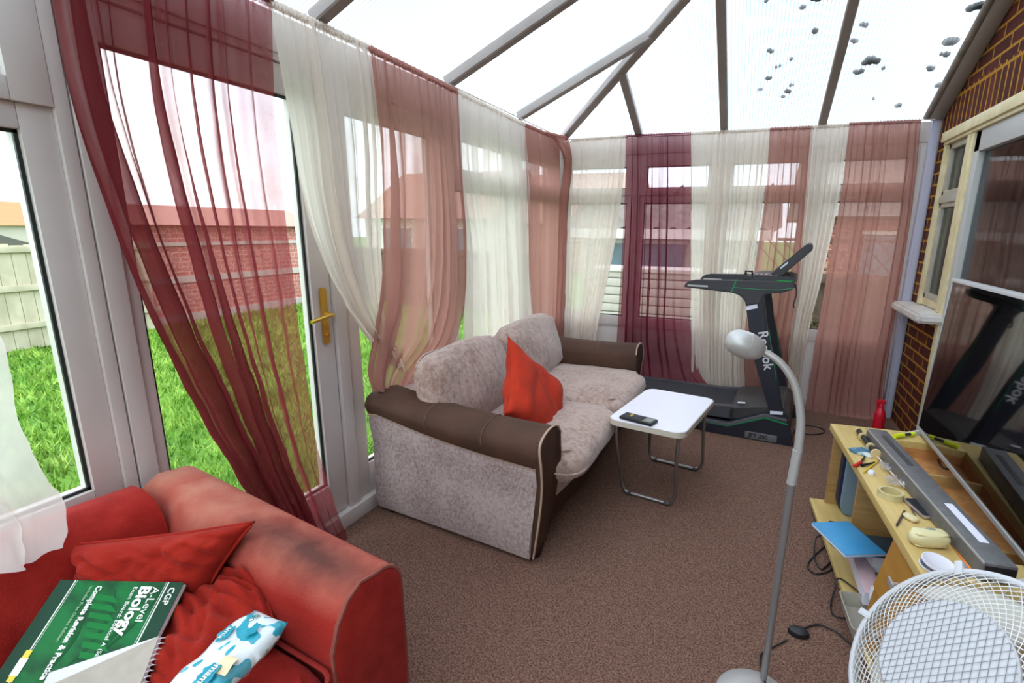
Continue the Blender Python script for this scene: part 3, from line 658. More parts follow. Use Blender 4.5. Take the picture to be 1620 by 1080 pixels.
b = MB(); slab(b, 0, BW, 0, BH, -.001, .0); slab(b, 0, BW, 0, BH, -.016, -.014); b.mi = 1
slab(b, 0, BW, BH-.032, BH, .0, .0005); slab(b, 0, BW, 0, .034, 0, .0005); b.build('cover', [gm, dkg], BK, W(BK), smooth=False)
WH = mat('white_print', 'eef2ee', .4); YL = mat('yellow_print', 'e6d23a', .4)
b = MB()
for q in ((0, BW, BH-.037, BH-.0342), (0, BW, .036, .0388), (0, BW, BH-.041, BH-.0402), (0, BW, .042, .0428)):
    b = MB(); slab(b, *q, .0005, .001); b.build('cover_rule', WH, BK, W(BK), smooth=False)
b = MB(); slab(b, .165, .20, .028, .046, .001, .0014); b.build('pen_print', WH, BK, W(BK), smooth=False)
for q in ((.150, .166), (.199, .21)): b = MB(); slab(b, *q, .030, .044, .001, .0016); b.build('pen_clip_print', YL, BK, W(BK), smooth=False)
b = MB()                                             # fern fronds printed on the cover
for i, (y0, dx) in enumerate(((.075, .02), (.12, .0), (.165, -.01), (.20, .0))):
    pts = [bp(.02+.19*t, y0+.05*math.sin(2.3*t+i*.5)-.02*t, .0006) for t in [k/14 for k in range(15)]]
    b.loft([[p, p+ex*(.010*(1-abs(2*k/14-1))+.001)] for k, p in enumerate(pts)], cap=False, closed=False)
b.build('frond_print', mat('deep_green_print', '045028', .5, spec=.2), BK, W(BK), smooth=False, recalc=False)
b = MB()
for k in range(9):
    p = bp(.03+.02*k, .10+.008*k, .0007); b.add([p, p+ey*.012+ex*.004, p+ey*.02+ex*.07, p+ey*.005+ex*.05], [(0, 1, 2, 3)])
b.build('leaf_print', mat('bright_green_print', '0b7636', .5, spec=.2), BK, W(BK), smooth=False, recalc=False)
MT = lambda x, y: W(BK) @ Matrix.Translation(bp(x, y, .0015)) @ Matrix((ey, ex, ez)).transposed().to_4x4()
flip = Matrix.Identity(4)
text('CGP', .020, MT(.012, BH-.026), WH, BK, bold=.0003)
text('A-Level', .025, MT(.012, .232), WH, BK)
text('Biology', .036, MT(.010, .203), WH, BK, bold=.0012)
text('Exam Board: Edexcel A (Salters-Nuffield)', .0135, MT(.012, .186), WH, BK)
text('Complete Revision & Practice', .0185, MT(.012, .098), WH, BK, bold=.0006, sx=.86)
text('Includes Free Online Edition', .0105, MT(.012, .082), mat('pale_green_print', '9cc8a0', .4), BK)
# spiral notebook on the book
N0 = bp(.118, .322, .014); N_ = thing('spiral_notebook', 'grey-backed spiral notebook with a white sheet, lying across the green book', 'notebook', N0)
nx = (ey*.97+ex*.12).normalized(); ny = (nx.cross(ez)).normalized()
if ny.dot(ex) > 0: ny = -ny
nz0 = nx.cross(ny); nz0 = nz0 if nz0.z > 0 else -nz0
def npnt(x, y, z): return N0 + nx*x + ny*y + nz0*z
def nslab(b, x0, x1, y0, y1, z0, z1, sh=0.):
    P = [npnt(x+sh*y, y, z) for z in (z0, z1) for x, y in ((x0, y0), (x1, y0), (x1, y1), (x0, y1))]
    b.add(P, [(3, 2, 1, 0), (4, 5, 6, 7), (0, 1, 5, 4), (1, 2, 6, 5), (2, 3, 7, 6), (3, 0, 4, 7)]); return b
b = MB(); nslab(b, .0, .29, .008, .208, -.006, .003, .25); b.build('pages', PAPER, N_, W(N_), smooth=False)
b = MB(); nslab(b, .0, .295, .008, .212, .003, .005, .40); b.build('back_cover', GREYCARD, N_, W(N_), smooth=False)
b = MB(); pts = []
for k in range(27*10): a = 2*PI*k/10; pts.append(npnt(.006+.0105*k/10, .002-.008*math.cos(a)*.9, .0+.007*math.sin(a)))
b.tube(pts, .0009, 5); b.build('spiral_binding', mat('white_wire', 'd8d8dc', .3, .3), N_, W(N_))
# wipes packet
wa, wb = onZ(404, 1000, .56), onZ(300, 1104, .54); wx = (wb-wa).normalized(); wy = Vector((0, 0, 1)).cross(wx).normalized()
PK = thing('wipes_packet', 'crumpled white and turquoise wipes packet on the red sofa seat', 'packet', (wa+wb)/2)
Mw = basis((wa+wb)/2 - Vector((0, 0, .0)), wx, wy)
def pk(u, v, side):
    x = (u-.5)*.235; y = (v-.5)*.115*(1-.25*max(0, .25-u)*4*.6); z = side*.026*max(0, (1-(2*u-1)**4)*(1-(2*v-1)**4))**.5
    p = Vector((x, y, z)); p += noise.noise_vector(p*22)*.006; return Mw @ p
TEAL = mat('packet_print', 'dfe9ee', .3, coat=.4, bump=.15, bscale=60, c2='27a3ba', nscale=30, lo=.54, hi=.56, detail=1)
b = MB(); b.grid(26, 14, lambda u, v: pk(u, v, 1)); b.grid(26, 14, lambda u, v: pk(u, v, -1)); bmesh.ops.remove_doubles(b.bm, verts=b.bm.verts[:], dist=.0003)
b.build('packet_body', TEAL, PK, W(PK), ang=60)
b = MB(); b.grid(6, 6, lambda u, v: Mw @ Vector((-.02+.06*u, .03+.05*v, .030-.01*v+.006*math.sin(u*9+v*6)))); b.build('resealable_flap', glass('clear_film', (.97, .95, .95)), PK, W(PK))
b = MB(); b.grid(5, 5, lambda u, v: Mw @ Vector((.0+.035*u, .02+.03*v, .031+.004*math.sin(u*5)))); b.build('wipe', mat('cream_wipe', 'ecd9b0', .9), PK, W(PK))
tl = mat('turquoise_print', '1690a8', .4)
def cloud(cx_, cy_, s):
    b.add([Mw @ Vector((cx_+s*math.cos(t)*(1+.18*math.cos(5*t)), cy_+s*.6*math.sin(t)*(1+.18*math.cos(5*t)), .0325)) for t in [k*2*PI/30 for k in range(30)]], [tuple(range(30))])
for q in ((-.035, -.028, .02), (.045, .02, .024), (-.06, .02, .016)): b = MB(); cloud(*q); b.build('brand_patch', tl, PK, W(PK), smooth=False)
text('amia', .016, W(PK) @ Mw @ Matrix.Translation((-.05, -.033, .0335)), WH, PK, ext=.0002)
text('mam', .020, W(PK) @ Mw @ Matrix.Translation((.025, .016, .0335)), WH, PK, ext=.0002, bold=.0004)
text('BIO', .018, W(PK) @ Mw @ Matrix.Translation((-.098, -.012, .024)) @ Matrix.Rotation(-.35, 4, 'Y'), mat('dark_green_print', '2c6a5a', .4), PK, ext=.0002)

# ------------------------------------------------------------------ brown two seat sofa
S = thing('brown_sofa', 'two seat sofa in speckled mauve chenille with brown suede arms', 'sofa', (-1.20, 2.72, 0))
Ws = W(S)
def sofa_arm(y0, y1, sgn, yin=.20):
    # y0: outer face at the back, y1: outer face at the front, sgn +1 = inner side lies towards +y
    def yo(x): t = (x+1.65)/.93; return y0+(y1-y0)*t
    xs_ = [-1.65+.93*i/14 for i in range(15)]
    def zt(x): t = (x+1.65)/.93; return .655 - .05*t - .02*math.sin(t*PI) - (.02 if t < .04 else 0)
    rings = []
    for x in xs_:
        o, z = yo(x), zt(x)-.05; t = (x+1.65)/.93; drop = .10+.03*t
        rings.append([Vector((x-.055*t**3*max(0, 1-h/.5), o+sgn*a, h)) for a, h in ((.03, .025), (.012, .09), (.018, .25), (.02, .38), (-.002, z-drop+.01), (.02, z), (yin-.02, z), (yin, z-.1), (yin, .05))])
    b = MB(); b.loft(rings); b.build('arm_side_panel', CHEN, S, Ws, ang=60)
    rr = []
    for i, x in enumerate(xs_):
        o, z = yo(x), zt(x); t = (x+1.65)/.93; n = 16; ring = []; dr = .105+.03*t
        base = [(-.012, z-dr), (-.032, z-dr+.045), (-.030, z-.05), (-.012, z-.02), (.03, z-.002), (.09, z+.006), (.15, z-.004), (.19, z-.03), (.212, z-.07), (.212, z-.16), (.205, z-.2), (.0, z-dr-.0)]
        k = .93 if i in (0,) else 1
        rr.append([Vector((x, o+sgn*(.09+(a-.09)*k), z-.06+(h-z+.06)*k)) for a, h in base])
    b = MB(); b.loft(rr); b.build('arm_roll', SUEDE, S, Ws, ang=50)
    # front facing
    o = yo(-.72); z = zt(-.72)
    poly = [(.045, .025), (.02, .2), (.002, .38), (-.024, z-.12), (-.034, z-.06), (-.02, z-.02), (.03, z), (.1, z+.006), (.17, z-.008), (.207, z-.05), (.212, z-.16), (.205, .2), (.19, .025)]
    b = MB(); b.prism(poly, lambda a, h: Vector((-.735+.018*math.sin(h*5)-.055*max(0, 1-h/.5), o+sgn*a, h)), lambda a, h: Vector((-.705+.018*math.sin(h*5)-.055*max(0, 1-h/.5), o+sgn*a, h)), .008); b.build('arm_front', SUEDE, S, Ws, ang=40)
    b = MB(); b.tube([Vector((-.708+.018*math.sin(h*5)-.055*max(0, 1-h/.5), o+sgn*(a-.003), h)) for a, h in spline([(p[0], p[1], 0) for p in poly[:10]], 4) and [(q.x, q.y) for q in spline([(p[0], p[1], 0) for p in poly[:10]], 4)]], .005, 6)
    b.build('arm_piping', BEIGEPIPE, S, Ws)
    b = MB(); b.tube([Vector((x, yo(x)-sgn*.004+sgn*.0, zt(x)-.105-.03*(x+1.65)/.93-.004)) for x in xs_], .005, 6); b.build('arm_piping', BEIGEPIPE, S, Ws)
    for xx in (-1.28, -.98):
        i0 = (xx+1.65)/.93; o, z = yo(xx), zt(xx)
        b = MB(); b.tube([Vector((xx, o+sgn*a, h+.001)) for a, h in ((-.03, z-.08), (-.032, z-.05), (-.012, z-.018), (.03, z), (.09, z+.006), (.15, z-.003), (.19, z-.03))], .0022, 5); b.build('arm_seam', mat('tan_stitching', '6b4d3c', .8), S, Ws)
sofa_arm(1.875, 1.765, 1); sofa_arm(3.60, 3.70, -1)
b = MB(); b.box(-1.66, -1.42, 1.95, 3.55, .05, .62, .05); b.build('backrest', CHEN2, S, Ws)
b = MB(); b.loft([[Vector((x+.0, y, z)) for x, z in ((-1.5, .06), (-.80+.05*math.sin(PI*(y-1.95)/1.6), .06), (-.77+.06*math.sin(PI*(y-1.95)/1.6), .2), (-1.5, .22))] for y in [1.93+.0625*k for k in range(27)]]); b.build('front_rail', SUEDE, S, Ws)
b = MB(); b.loft([[Vector((x, y, z)) for x, z in ((-1.5, .2), (-.765+.06*math.sin(PI*(y-1.95)/1.6), .195), (-.745+.06*math.sin(PI*(y-1.95)/1.6), .235), (-.755+.06*math.sin(PI*(y-1.95)/1.6), .30), (-1.5, .3))] for y in [1.93+.0625*k for k in range(27)]]); b.build('seat_base', CHEN2, S, Ws)
for k, (y, xo) in enumerate(((2.335, 0), (3.13, .0))):
    b = MB(); M = Matrix.Translation((-1.035+xo, y, .375)); b.puff(.86, .785, .18, e=7, ez=3, crown=.16, n=14, nz_=.006, nf=5, seed=k*3., M=M)
    b.tube([Vector((x, yy, .355+.012*math.sin(x*6))) for x, yy in arcrect(-1.45, -.612+xo, y-.388, y+.388, .10)], .0045, 6, closed=True)
    b.build('seat_cushion', CHEN2, S, Ws, ang=70)
for k, (y, wd_, hh, tw) in enumerate(((2.27, .74, .43, .03), (3.10, .86, .42, -.05))):
    M = Matrix.Translation((-1.335, y, .625)) @ Matrix.Rotation(tw, 4, 'Z') @ Matrix.Rotation(math.radians(-17), 4, 'Y') @ Matrix.Rotation(PI/2, 4, 'Y') @ Matrix.Rotation(PI/2, 4, 'Z')
    # local x -> world y, local y -> up
    M = basis(Vector((-1.33, y, .62)), Vector((tw, 1, 0)), Vector((-.28, 0, 1)))
    b = MB(); b.puff(wd_, hh, .21, e=4.0, ez=2.4, crown=.22, n=16, nz_=.010, nf=5, seed=20+k*7., M=M)
    b.tube([M @ Vector((x, yy, -.035)) for x, yy in [(p[0]*.965, p[1]*.965) for p in arcrect(-wd_/2, wd_/2, -hh/2, hh/2, .14)]], .0045, 6, closed=True)
    b.build('back_cushion', CHEN2, S, Ws, ang=70)
for x, y in ((-1.58, 1.93), (-.77, 1.87), (-1.58, 3.54), (-.77, 3.60)):
    b = MB(); b.lathe([(.02, 0), (.034, .05), (.034, .055)], Matrix.Translation((x, y, 0)), 14); b.build('foot', DARKWOOD, S, Ws)
ORNG = mat('orange_red_corduroy', 'bd3b28', .95, c2='a93220', nscale=8, bump=.35, bscale=200, spec=.05, sheen=.05)
tri_pillow('cushion', 'orange-red cushion standing on its edge between the seats of the brown sofa', onX(803, 533, -1.14), onX(800, 655, -.98), onX(880, 590, -1.02), .15, ORNG, 5.7, .010)

# ------------------------------------------------------------------ folding table and calculator
T = thing('folding_table', 'small white folding camping table with tubular steel legs', 'table', (-.38, 2.735, 0), math.radians(-9))
tw, tl_ = .198, .312; ZT_ = .46
b = MB(); b.prism(arcrect(-tw, tw, -tl_, tl_, .055), lambda x, y: Vector((x, y, ZT_-.008)), lambda x, y: Vector((x, y, ZT_)), .002); b.build('tabletop', WHITELAM, T)
b = MB(); o_, i_ = arcrect(-tw-.004, tw+.004, -tl_-.004, tl_+.004, .058), arcrect(-tw+.004, tw-.004, -tl_+.004, tl_-.004, .05)
b.loft([[Vector((x, y, z)) for x, y in q] for q, z in ((o_, ZT_-.002), (o_, ZT_-.03), (i_, ZT_-.03), (i_, ZT_-.01), (o_, ZT_-.002))], cap=False); b.build('edge_band', mat('off_white_edge', 'c3bcae', .5), T)
for sy in (-1, 1):
    y = sy*(tl_-.05); yb = y+(.07 if sy < 0 else .03); wx_ = (.145 if sy < 0 else .165)
    pts = spline([(-.165, y, ZT_-.02), (-.160, y, .3), (-wx_, yb, .06)], 5) + spline([(-wx_, yb, .06), (-wx_+.02, yb, .02), (-wx_+.06, yb, .011)], 4)[1:] + spline([(wx_-.06, yb, .011), (wx_-.02, yb, .02), (wx_, yb, .06)], 4) + spline([(wx_, yb, .06), (.160, y, .3), (.165, y, ZT_-.02)], 5)[1:]
    b = MB(); b.tube(pts, .0095, 10); b.build('leg_frame', CHROME, T)
    for sx_ in (-1, 1):
        b = MB(); b.tube([(sx_*(wx_-.03), yb, .010), (sx_*(wx_-.055), yb, .010)], .013, 10); b.build('foot_cap', CHAR, T)
K = thing('calculator', 'black graphing calculator lying on the near edge of the white folding table', 'calculator', onZ(1010, 665, ZT_+.001), math.radians(-16))
b = MB(); b.box(-.09, .09, -.04, .04, 0, .016, .006); b.build('case', BLACKP, K)
b = MB(); b.box(.035, .08, -.028, .028, .0155, .017, .0005); b.build('screen', mat('lcd_grey_green', '7b857c', .2), K)
b = MB()
for i in range(8):
    for j in range(5): b.box(-.083+i*.0135, -.074+i*.0135, -.030+j*.0125, -.022+j*.0125, .0155, .019, .001)
b.build('keys', mat('grey_keys', '4a4c55', .5), K)
b = MB(); b.box(-.045, -.032, -.015, .015, .0156, .0205, .001); b.build('keys', mat('yellow_keys', 'a8952c', .5), K)

# ------------------------------------------------------------------ treadmill
TR = thing('treadmill', 'black treadmill with green trim facing right in front of the far curtains', 'treadmill', (.359, 3.629, 0), -.089)
def side(b, poly, v0, v1, bev=.004): b.prism(poly, lambda u, z: Vector((u, v0, z)), lambda u, z: Vector((u, v1, z)), bev)
SK = [(0, .0), (-.049, .166), (-.067, .20), (-.196, .195), (-.427, .088), (-.62, .088), (-.70, .10), (-1.10, .10), (-1.10, .04), (-.62, .02), (-.6, .0)]
for v0, v1 in ((0, .07), (.61, .68)):
    b = MB(); side(b, SK, v0, v1); f = b.build('base_skirt', NAVY, TR)
    b = MB(); vv = v0-.002 if v0 < .1 else v1-.004
    for (a, za), (c, zc) in zip([(-.05, .145), (-.194, .168), (-.426, .066), (-.70, .074)][:-1], [(-.194, .168), (-.426, .066), (-.70, .074)]):
        b.add([(a, vv, za), (c, vv, zc), (c, vv, zc+.011), (a, vv, za+.011), (a, vv+.006, za), (c, vv+.006, zc), (c, vv+.006, zc+.011), (a, vv+.006, za+.011)], [(0, 1, 2, 3), (7, 6, 5, 4), (0, 4, 5, 1), (3, 2, 6, 7)])
    b.build('green_stripe', GREEN, TR)
    b = MB()
    for (a, za), (c, zc) in zip([(-.06, .182), (-.196, .192), (-.427, .085), (-.70, .09)][:-1], [(-.196, .192), (-.427, .085), (-.70, .09)]):
        b.add([(a, vv-.001, za-.012), (c, vv-.001, zc-.012), (c, vv-.001, zc+.006), (a, vv-.001, za+.006), (a, vv+.02, za-.012), (c, vv+.02, zc-.012), (c, vv+.02, zc+.006), (a, vv+.02, za+.006)], [(0, 1, 2, 3), (7, 6, 5, 4), (0, 4, 5, 1), (3, 2, 6, 7)])
    b.build('grey_trim', mat('mid_grey_trim', '55555a', .5), TR)
b = MB(); b.box(-.308, -.105, -.004, .0, .010, .058, .001); o = b.build('name_badge', mat('grey_badge', '77777c', .35, .4), TR)
text('JET 200', .040, Matrix.Translation((-.285, -.0045, .021)) @ Matrix.Rotation(PI/2, 4, 'X'), BLACKP, TR, ext=.0004, bold=.001, sx=.98)
b = MB(); b.loft([[Vector((u, v, z)) for v, z in ((.07, z0), (.07, z1), (.12, z1+.025), (.56, z1+.025), (.61, z1), (.61, z0))] for u, z0, z1 in ((-.43, .11, .165), (-.41, .11, .185), (-.2, .11, .225), (-.09, .11, .235), (-.05, .11, .20), (-.03, .05, .1))])
b.build('motor_cover', mat('dark_grey_cover', '3c3a3b', .5, c2='333132', nscale=6), TR, ang=30)
b = MB(); b.box(-1.42, -.30, .09, .59, .09, .165, .01); b.build('deck', NAVY, TR)
b = MB(); b.prism([(-1.44, .13), (-.44, .13), (-.405, .16), (-.395, .34), (-.405, .52), (-.44, .55), (-1.44, .55)], lambda u, v: Vector((u, v, .164)), lambda u, v: Vector((u, v, .171))); b.build('running_belt', mat('ribbed_belt', '2b2c33', .8, bump=.3, bscale=300), TR)
for v0, v1 in ((.07, .135), (.545, .61)):
    b = MB(); side(b, [(-1.45, .08), (-.40, .10), (-.40, .195), (-.55, .180), (-1.45, .172)], v0, v1, .006); b.build('foot_rail', mat('grey_foot_rail', '434349', .5), TR)
b = MB(); b.box(-1.49, -1.43, .07, .61, .03, .175, .015); b.build('rear_cap', CHAR, TR)
for v0, sg in ((.015, 1), (.60, -1)):
    b = MB(); side(b, [(-.41, 1.0), (-.29, 1.0), (-.265, .9), (-.235, .75), (-.185, .6), (-.082, .20), (-.165, .205), (-.19, .26), (-.318, .60), (-.385, .9)], v0, v0+.06, .008); b.build('upright', NAVY, TR)
    gv = v0-.001
    b = MB(); b.tube([(-.232, gv+.002, .78), (-.196, gv+.002, .62), (-.150, gv+.002, .44)], .0025, 5); b.build('green_pinstripe', GREEN, TR)
    v0 -= .01
    b = MB(); side(b, [(-.805, 1.02), (-.80, 1.035), (-.775, 1.062), (-.73, 1.072), (-.47, 1.082), (-.12, 1.09), (-.105, 1.07), (-.115, 1.045), (-.18, 1.02), (-.27, 1.005), (-.29, .985), (-.30, .94), (-.385, .925), (-.40, .955), (-.43, .985), (-.475, 1.0)], v0, v0+.085, .012); hr = b.build('handrail', CHAR, TR)
    gv = v0-.0015
    b = MB(); b.add([(-.492, gv, 1.002), (-.482, gv, 1.0), (-.458, gv, 1.08), (-.468, gv, 1.081)], [(0, 1, 2, 3)]); b.add([(-.492, gv+.088, 1.002), (-.482, gv+.088, 1.0), (-.458, gv+.088, 1.08), (-.468, gv+.088, 1.081)], [(3, 2, 1, 0)])
    b.tube([(-.463, gv-.0, 1.081), (-.463, gv+.044, 1.085), (-.463, gv+.088, 1.081)], .003, 5)
    b.tube([(-.475, gv, 1.036), (-.3, gv, 1.033), (-.2, gv, 1.037), (-.115, gv, 1.052)], .003, 5); b.build('green_stripe', GREEN, hr, smooth=False)
    b = MB(); b.box(-.775, -.64, gv-.003, gv+.003, 1.028, 1.040, .001); b.build('pulse_sensor', SILVER, hr)
b = MB(); side(b, [(-.40, 1.065), (-.12, 1.07), (-.10, 1.10), (-.14, 1.118), (-.36, 1.118), (-.42, 1.09)], .08, .60, .012); b.build('console_tray', CHAR, TR)
for q in (.02, .62): b = MB(); b.prism(arcrect(-.22, -.12, q, q+.04, .019), lambda x, y: Vector((x, y, 1.09)), lambda x, y: Vector((x, y, 1.0955))); b.build('green_inlay', mat('bright_green_trim', '14883a', .5), TR)
b = MB(); side(b, [(-.275, 1.118), (-.20, 1.115), (-.035, 1.29), (-.035, 1.315), (-.055, 1.328), (-.075, 1.32)], .10, .58, .006); sp_ = b.build('display_console', CHAR, TR)
b = MB(); b.add([(-.255, .14, 1.137), (-.255, .54, 1.137), (-.085, .54, 1.3165), (-.085, .14, 1.3165)], [(0, 1, 2, 3)]); b.build('screen', mat('dark_screen', '0b0c10', .1), sp_, Matrix.Translation((-.004, 0, .004)), smooth=False)
b = MB(); side(b, [(-.205, 1.165), (-.165, 1.205), (-.172, 1.212), (-.212, 1.172)], .094, .10, 0); b.build('white_sticker', PAPER, sp_, smooth=False)
b = MB(); b.tube([(-.42, .12, 1.09), (-.42, .12, 1.14), (-.38, .12, 1.14), (-.375, .12, 1.10)], .008, 8); b.box(-.43, -.37, .08, .15, 1.06, 1.115, .008); b.build('phone_holder', BLACKP, TR)
b = MB()
for k in range(5): b.box(-.36+.03*k, -.34+.03*k, .10, .16, 1.118, 1.126, .002)
b.build('console_buttons', mat('pink_grey_buttons', '9a7f80', .4), TR)
ur = Matrix.Translation((-.295, .0135, .755)) @ Matrix.Rotation(PI/2, 4, 'X') @ Matrix.Rotation(math.radians(-76), 4, 'Z')
text('Reebok', .085, ur, mat('pale_grey_lettering', 'c9c9ce', .5), TR, ext=.0004, bold=.0015)
for q in ([(-.389, .916), (-.32, .936), (-.313, .910), (-.382, .890)], [(-.168, .222), (-.088, .230), (-.088, .208), (-.165, .200)]):
    b = MB(); side(b, q, .0125, .016, 0); b.build('warning_label', PAPER, TR, smooth=False)
b = MB(); b.add([(-.385, .10, .216), (-.335, .10, .219), (-.335, .125, .222), (-.385, .125, .218)], [(0, 1, 2, 3)]); b.build('warning_label', PAPER, TR, Matrix.Translation((0, -.01, .004)), smooth=False)
b = MB(); b.tube(spline([(-.11, .05, 1.08), (-.095, .03, 1.02), (-.105, .02, .95), (-.10, .03, .93)], 5), .0045, 6); b.build('safety_key_cord', BLACKP, TR)
# mains lead behind the treadmill
b = MB(); b.tube(spline([(.40, 3.95, .03), (.46, 3.90, .008), (.56, 3.96, .006), (.58, 4.06, .006), (.48, 4.10, .006), (.40, 4.0, .006), (.36, 3.8, .006)], 6), .004, 6)
tag(b.build('mains_lead', BLACKP), 'black mains lead looped on the carpet behind the treadmill', 'cable')

# ------------------------------------------------------------------ floor lamp with foot switch
L_ = thing('floor_lamp', 'silver gooseneck floor lamp with an egg-shaped metal shade', 'lamp', (.12, 1.42, 0))
Wl = W(L_)
b = MB(); b.lathe([(.115, 0), (.115, .006), (.105, .014), (.06, .022), (.02, .027), (.012, .03)], Matrix.Translation(onZ(1194, 1108, 0)), 40); b.build('base', SILVER, L_, Wl)
b = MB(); P0, P1, P2, P3 = onZ(1208, 1072, .03), onY(1239, 850, 1.43), onY(1252, 765, 1.43), onY(1262, 712, 1.43)
P1 = P0.lerp(P2, .6)
b.tube([P0, P1, P2], .0105, 12); b.build('lower_pole', GREYPOLE, L_, Wl)
b = MB(); b.tube([P2, P2.lerp(P3, .3), P3], [.0125, .0125, .0125], 12); b.tube([P2, P2.lerp(P3, .05)], .0132, 12); b.build('pole_joint', SILVER, L_, Wl)
NK = spline([onY(1263, 715, 1.43), onY(1267, 660, 1.43), onY(1258, 610, 1.43), onY(1236, 575, 1.43), onY(1208, 556, 1.43), onY(1190, 549, 1.43)], 6)
b = MB(); b.tube(NK, [.0115-.0035*i/len(NK) for i in range(len(NK))], 12); b.build('gooseneck', SILVER, L_, Wl)
h0, h1 = onY(1206, 556, 1.43), onY(1148, 541, 1.405)
b = MB(); Lh = (h1-h0).length; b.lathe([(r_*.78, z_*.92) for r_, z_ in ((.006, -.004), (.022, .0), (.034, .010), (.042, .027), (.0455, .045), (.0455, .048), (.044, .049), (.0455, .050), (.045, .066), (.041, .083), (.032, .097), (.018, .106), (.001, .109))], align(h0, (h1-h0)+Vector((0, 0, .012))), 32); b.build('lamp_shade', SILVER, L_, Wl)
b = MB(); b.tube([onY(1192, 549, 1.43), onY(1204, 556, 1.43)], .010, 10); b.build('shade_joint', CHAR, L_, Wl)
fs = onZ(1263, 1003, .0)
b = MB(); b.lathe([(.034, 0), (.036, .008), (.032, .018), (.02, .022), (.001, .023)], Matrix.Translation(fs) @ Matrix.Diagonal((1, .72, 1, 1)), 28); b.build('foot_switch', BLACKP, L_, Wl)
def zp(px, py, z=.006): return onZ(px, py, z)
b = MB(); b.tube(spline([zp(1212, 1085, .03), zp(1206, 1060, .02), zp(1204, 1035), zp(1225, 1022), zp(1245, 1012)], 6), .0032, 6)
b.tube(spline([zp(1272, 993), zp(1295, 988), zp(1320, 997), zp(1342, 1015), zp(1375, 1040)], 6), .0032, 6); b.build('cable', BLACKP, L_, Wl)
# ------------------------------------------------------------------ television cabinet
HC = .475
K_ = thing('media_cabinet', 'beech veneer media cabinet with open shelves under the television', 'cabinet', (.527, 1.575, 0), .072)
def kb(b, x0, x1, y0, y1, z0, z1, bev=.002): b.box(x0, x1, y0, y1, z0, z1, bev)
LC = 1.225
b = MB(); kb(b, -.012, .20, 0, LC, HC-.032, HC); kb(b, .20, .50, 1.09, LC, HC-.032, HC); kb(b, .20, .50, 0, .14, HC-.032, HC); kb(b, .44, .50, .14, 1.09, HC-.032, HC); b.build('top_board', BEECH, K_)
b = MB(); kb(b, .20, .44, .14, 1.09, HC-.085, HC-.075); kb(b, .20, .203, .14, 1.09, HC-.08, HC-.03, 0); kb(b, .44, .443, .14, 1.09, HC-.08, HC-.03, 0); kb(b, .2, .44, 1.087, 1.09, HC-.08, HC-.03, 0); b.build('recessed_tray', CHIP, K_)
for y in (0.006, .255, .80, LC-.024):
    b = MB(); kb(b, .01 if y < .1 or y > 1 else .03, .48, y, y+.018, .05, HC-.032); b.build('side_board' if y < .1 or y > 1 else 'divider', BEECH2, K_)
b = MB(); kb(b, -.055, .49, -.0, LC+.01, .035, .055); b.build('base_board', BEECH, K_)
b = MB(); kb(b, .02, .48, .0, LC, .0, .036); b.build('plinth', BEECH2, K_)
b = MB(); kb(b, .47, .48, .02, LC-.02, .05, HC-.09); b.build('back_panel', mat('dark_brown_board', '6d5137', .8), K_)  # back panel in one even dark brown
for z0, z1, x, tilt in ((.245, .435, .0, -.035), (.062, .238, -.03, -.02)):
    b = MB(); b.prism([(x, z1), (x-.0+tilt, z0), (x+.016+tilt, z0), (x+.016, z1)], lambda a, h: Vector((a, .0, h)), lambda a, h: Vector((a, .258, h)), .002)
    d = b.build('drawer', [OCHRE], K_)
    zz = z0+(z1-z0)*.55; xx = x+tilt*.45
    b = MB(); b.box(xx-.022, xx-.016, .10, .145, zz-.012, zz+.012, .001); b.box(xx-.018, xx+.004, .118, .128, zz-.005, zz+.005); b.build('handle', SILVER, d)

# things inside and on the cabinet
Kw = RM(K_)
def kc(x, y, z): return Kw @ Vector((x, y, z))
X_ = thing('storage_case', 'pale blue-grey plastic case with a rounded navy rim in the far compartment of the cabinet', 'case', kc(.15, 1.075, .056), .072+PI/2)
b = MB(); b.prism(arcrect(-.19, .15, 0, .33, .05), lambda a, h: Vector((.02, a*.62, h)), lambda a, h: Vector((.05, a*.62, h)), .006); b.build('panel', mat('pale_blue_grey_plastic', '7e97a8', .5), X_)
b = MB(); b.prism(arcrect(-.2, .165, -.0, .335, .06), lambda a, h: Vector((.05, a*.62, h)), lambda a, h: Vector((.11, a*.62, h)), .01); b.build('rim', mat('navy_plastic', '252b45', .5), X_)
b = MB(); b.box(-.02, .03, -.03, .03, .0, .05, .008, Matrix.Translation(kc(-.01, .90, .056))); tag(b.build('power_adapter', BLACKP), 'black power adapter block on the base board in front of the blue-grey case', 'adapter')
# stack: books, folders, blue notebook on top
def sbox(name, label, cat, x, y, z, w_, d, h, m, rz=0., tilt=0., m2=None, group=None):
    r = thing(name, label, cat, kc(x, y, z), group=group, rot=(0, tilt, .072+rz))
    b = MB(); b.box(-w_/2+.001, w_/2-.002, -d/2+.002, d/2-.002, .0012, h-.0012); b.build('pages', PAPER, r)
    b = MB(); b.box(-w_/2, w_/2, -d/2, d/2, h-.0014, h, .0004); b.box(-w_/2, w_/2, -d/2, d/2, 0, .0014, .0004); b.box(w_/2-.0015, w_/2, -d/2, d/2, 0, h, .0004); b.build('cover', m, r)
    return r
sbox('folder', 'grey document folder lying flat in the open middle shelf of the cabinet', 'folder', .13, .52, .056, .24, .31, .03, mat('slate_folder', '70757d', .6), .0)
f2 = sbox('textbook', 'pale pink book lying at the front edge of the cabinet base board', 'book', .02, .52, .087, .06, .30, .05, mat('pale_pink_cover', 'c7a9b0', .5), -.05)
f3 = sbox('magazine', 'grey magazine with a yellow label in the middle shelf', 'magazine', .15, .50, .087, .19, .27, .022, mat('grey_cover', '8b9097', .5), -.12)
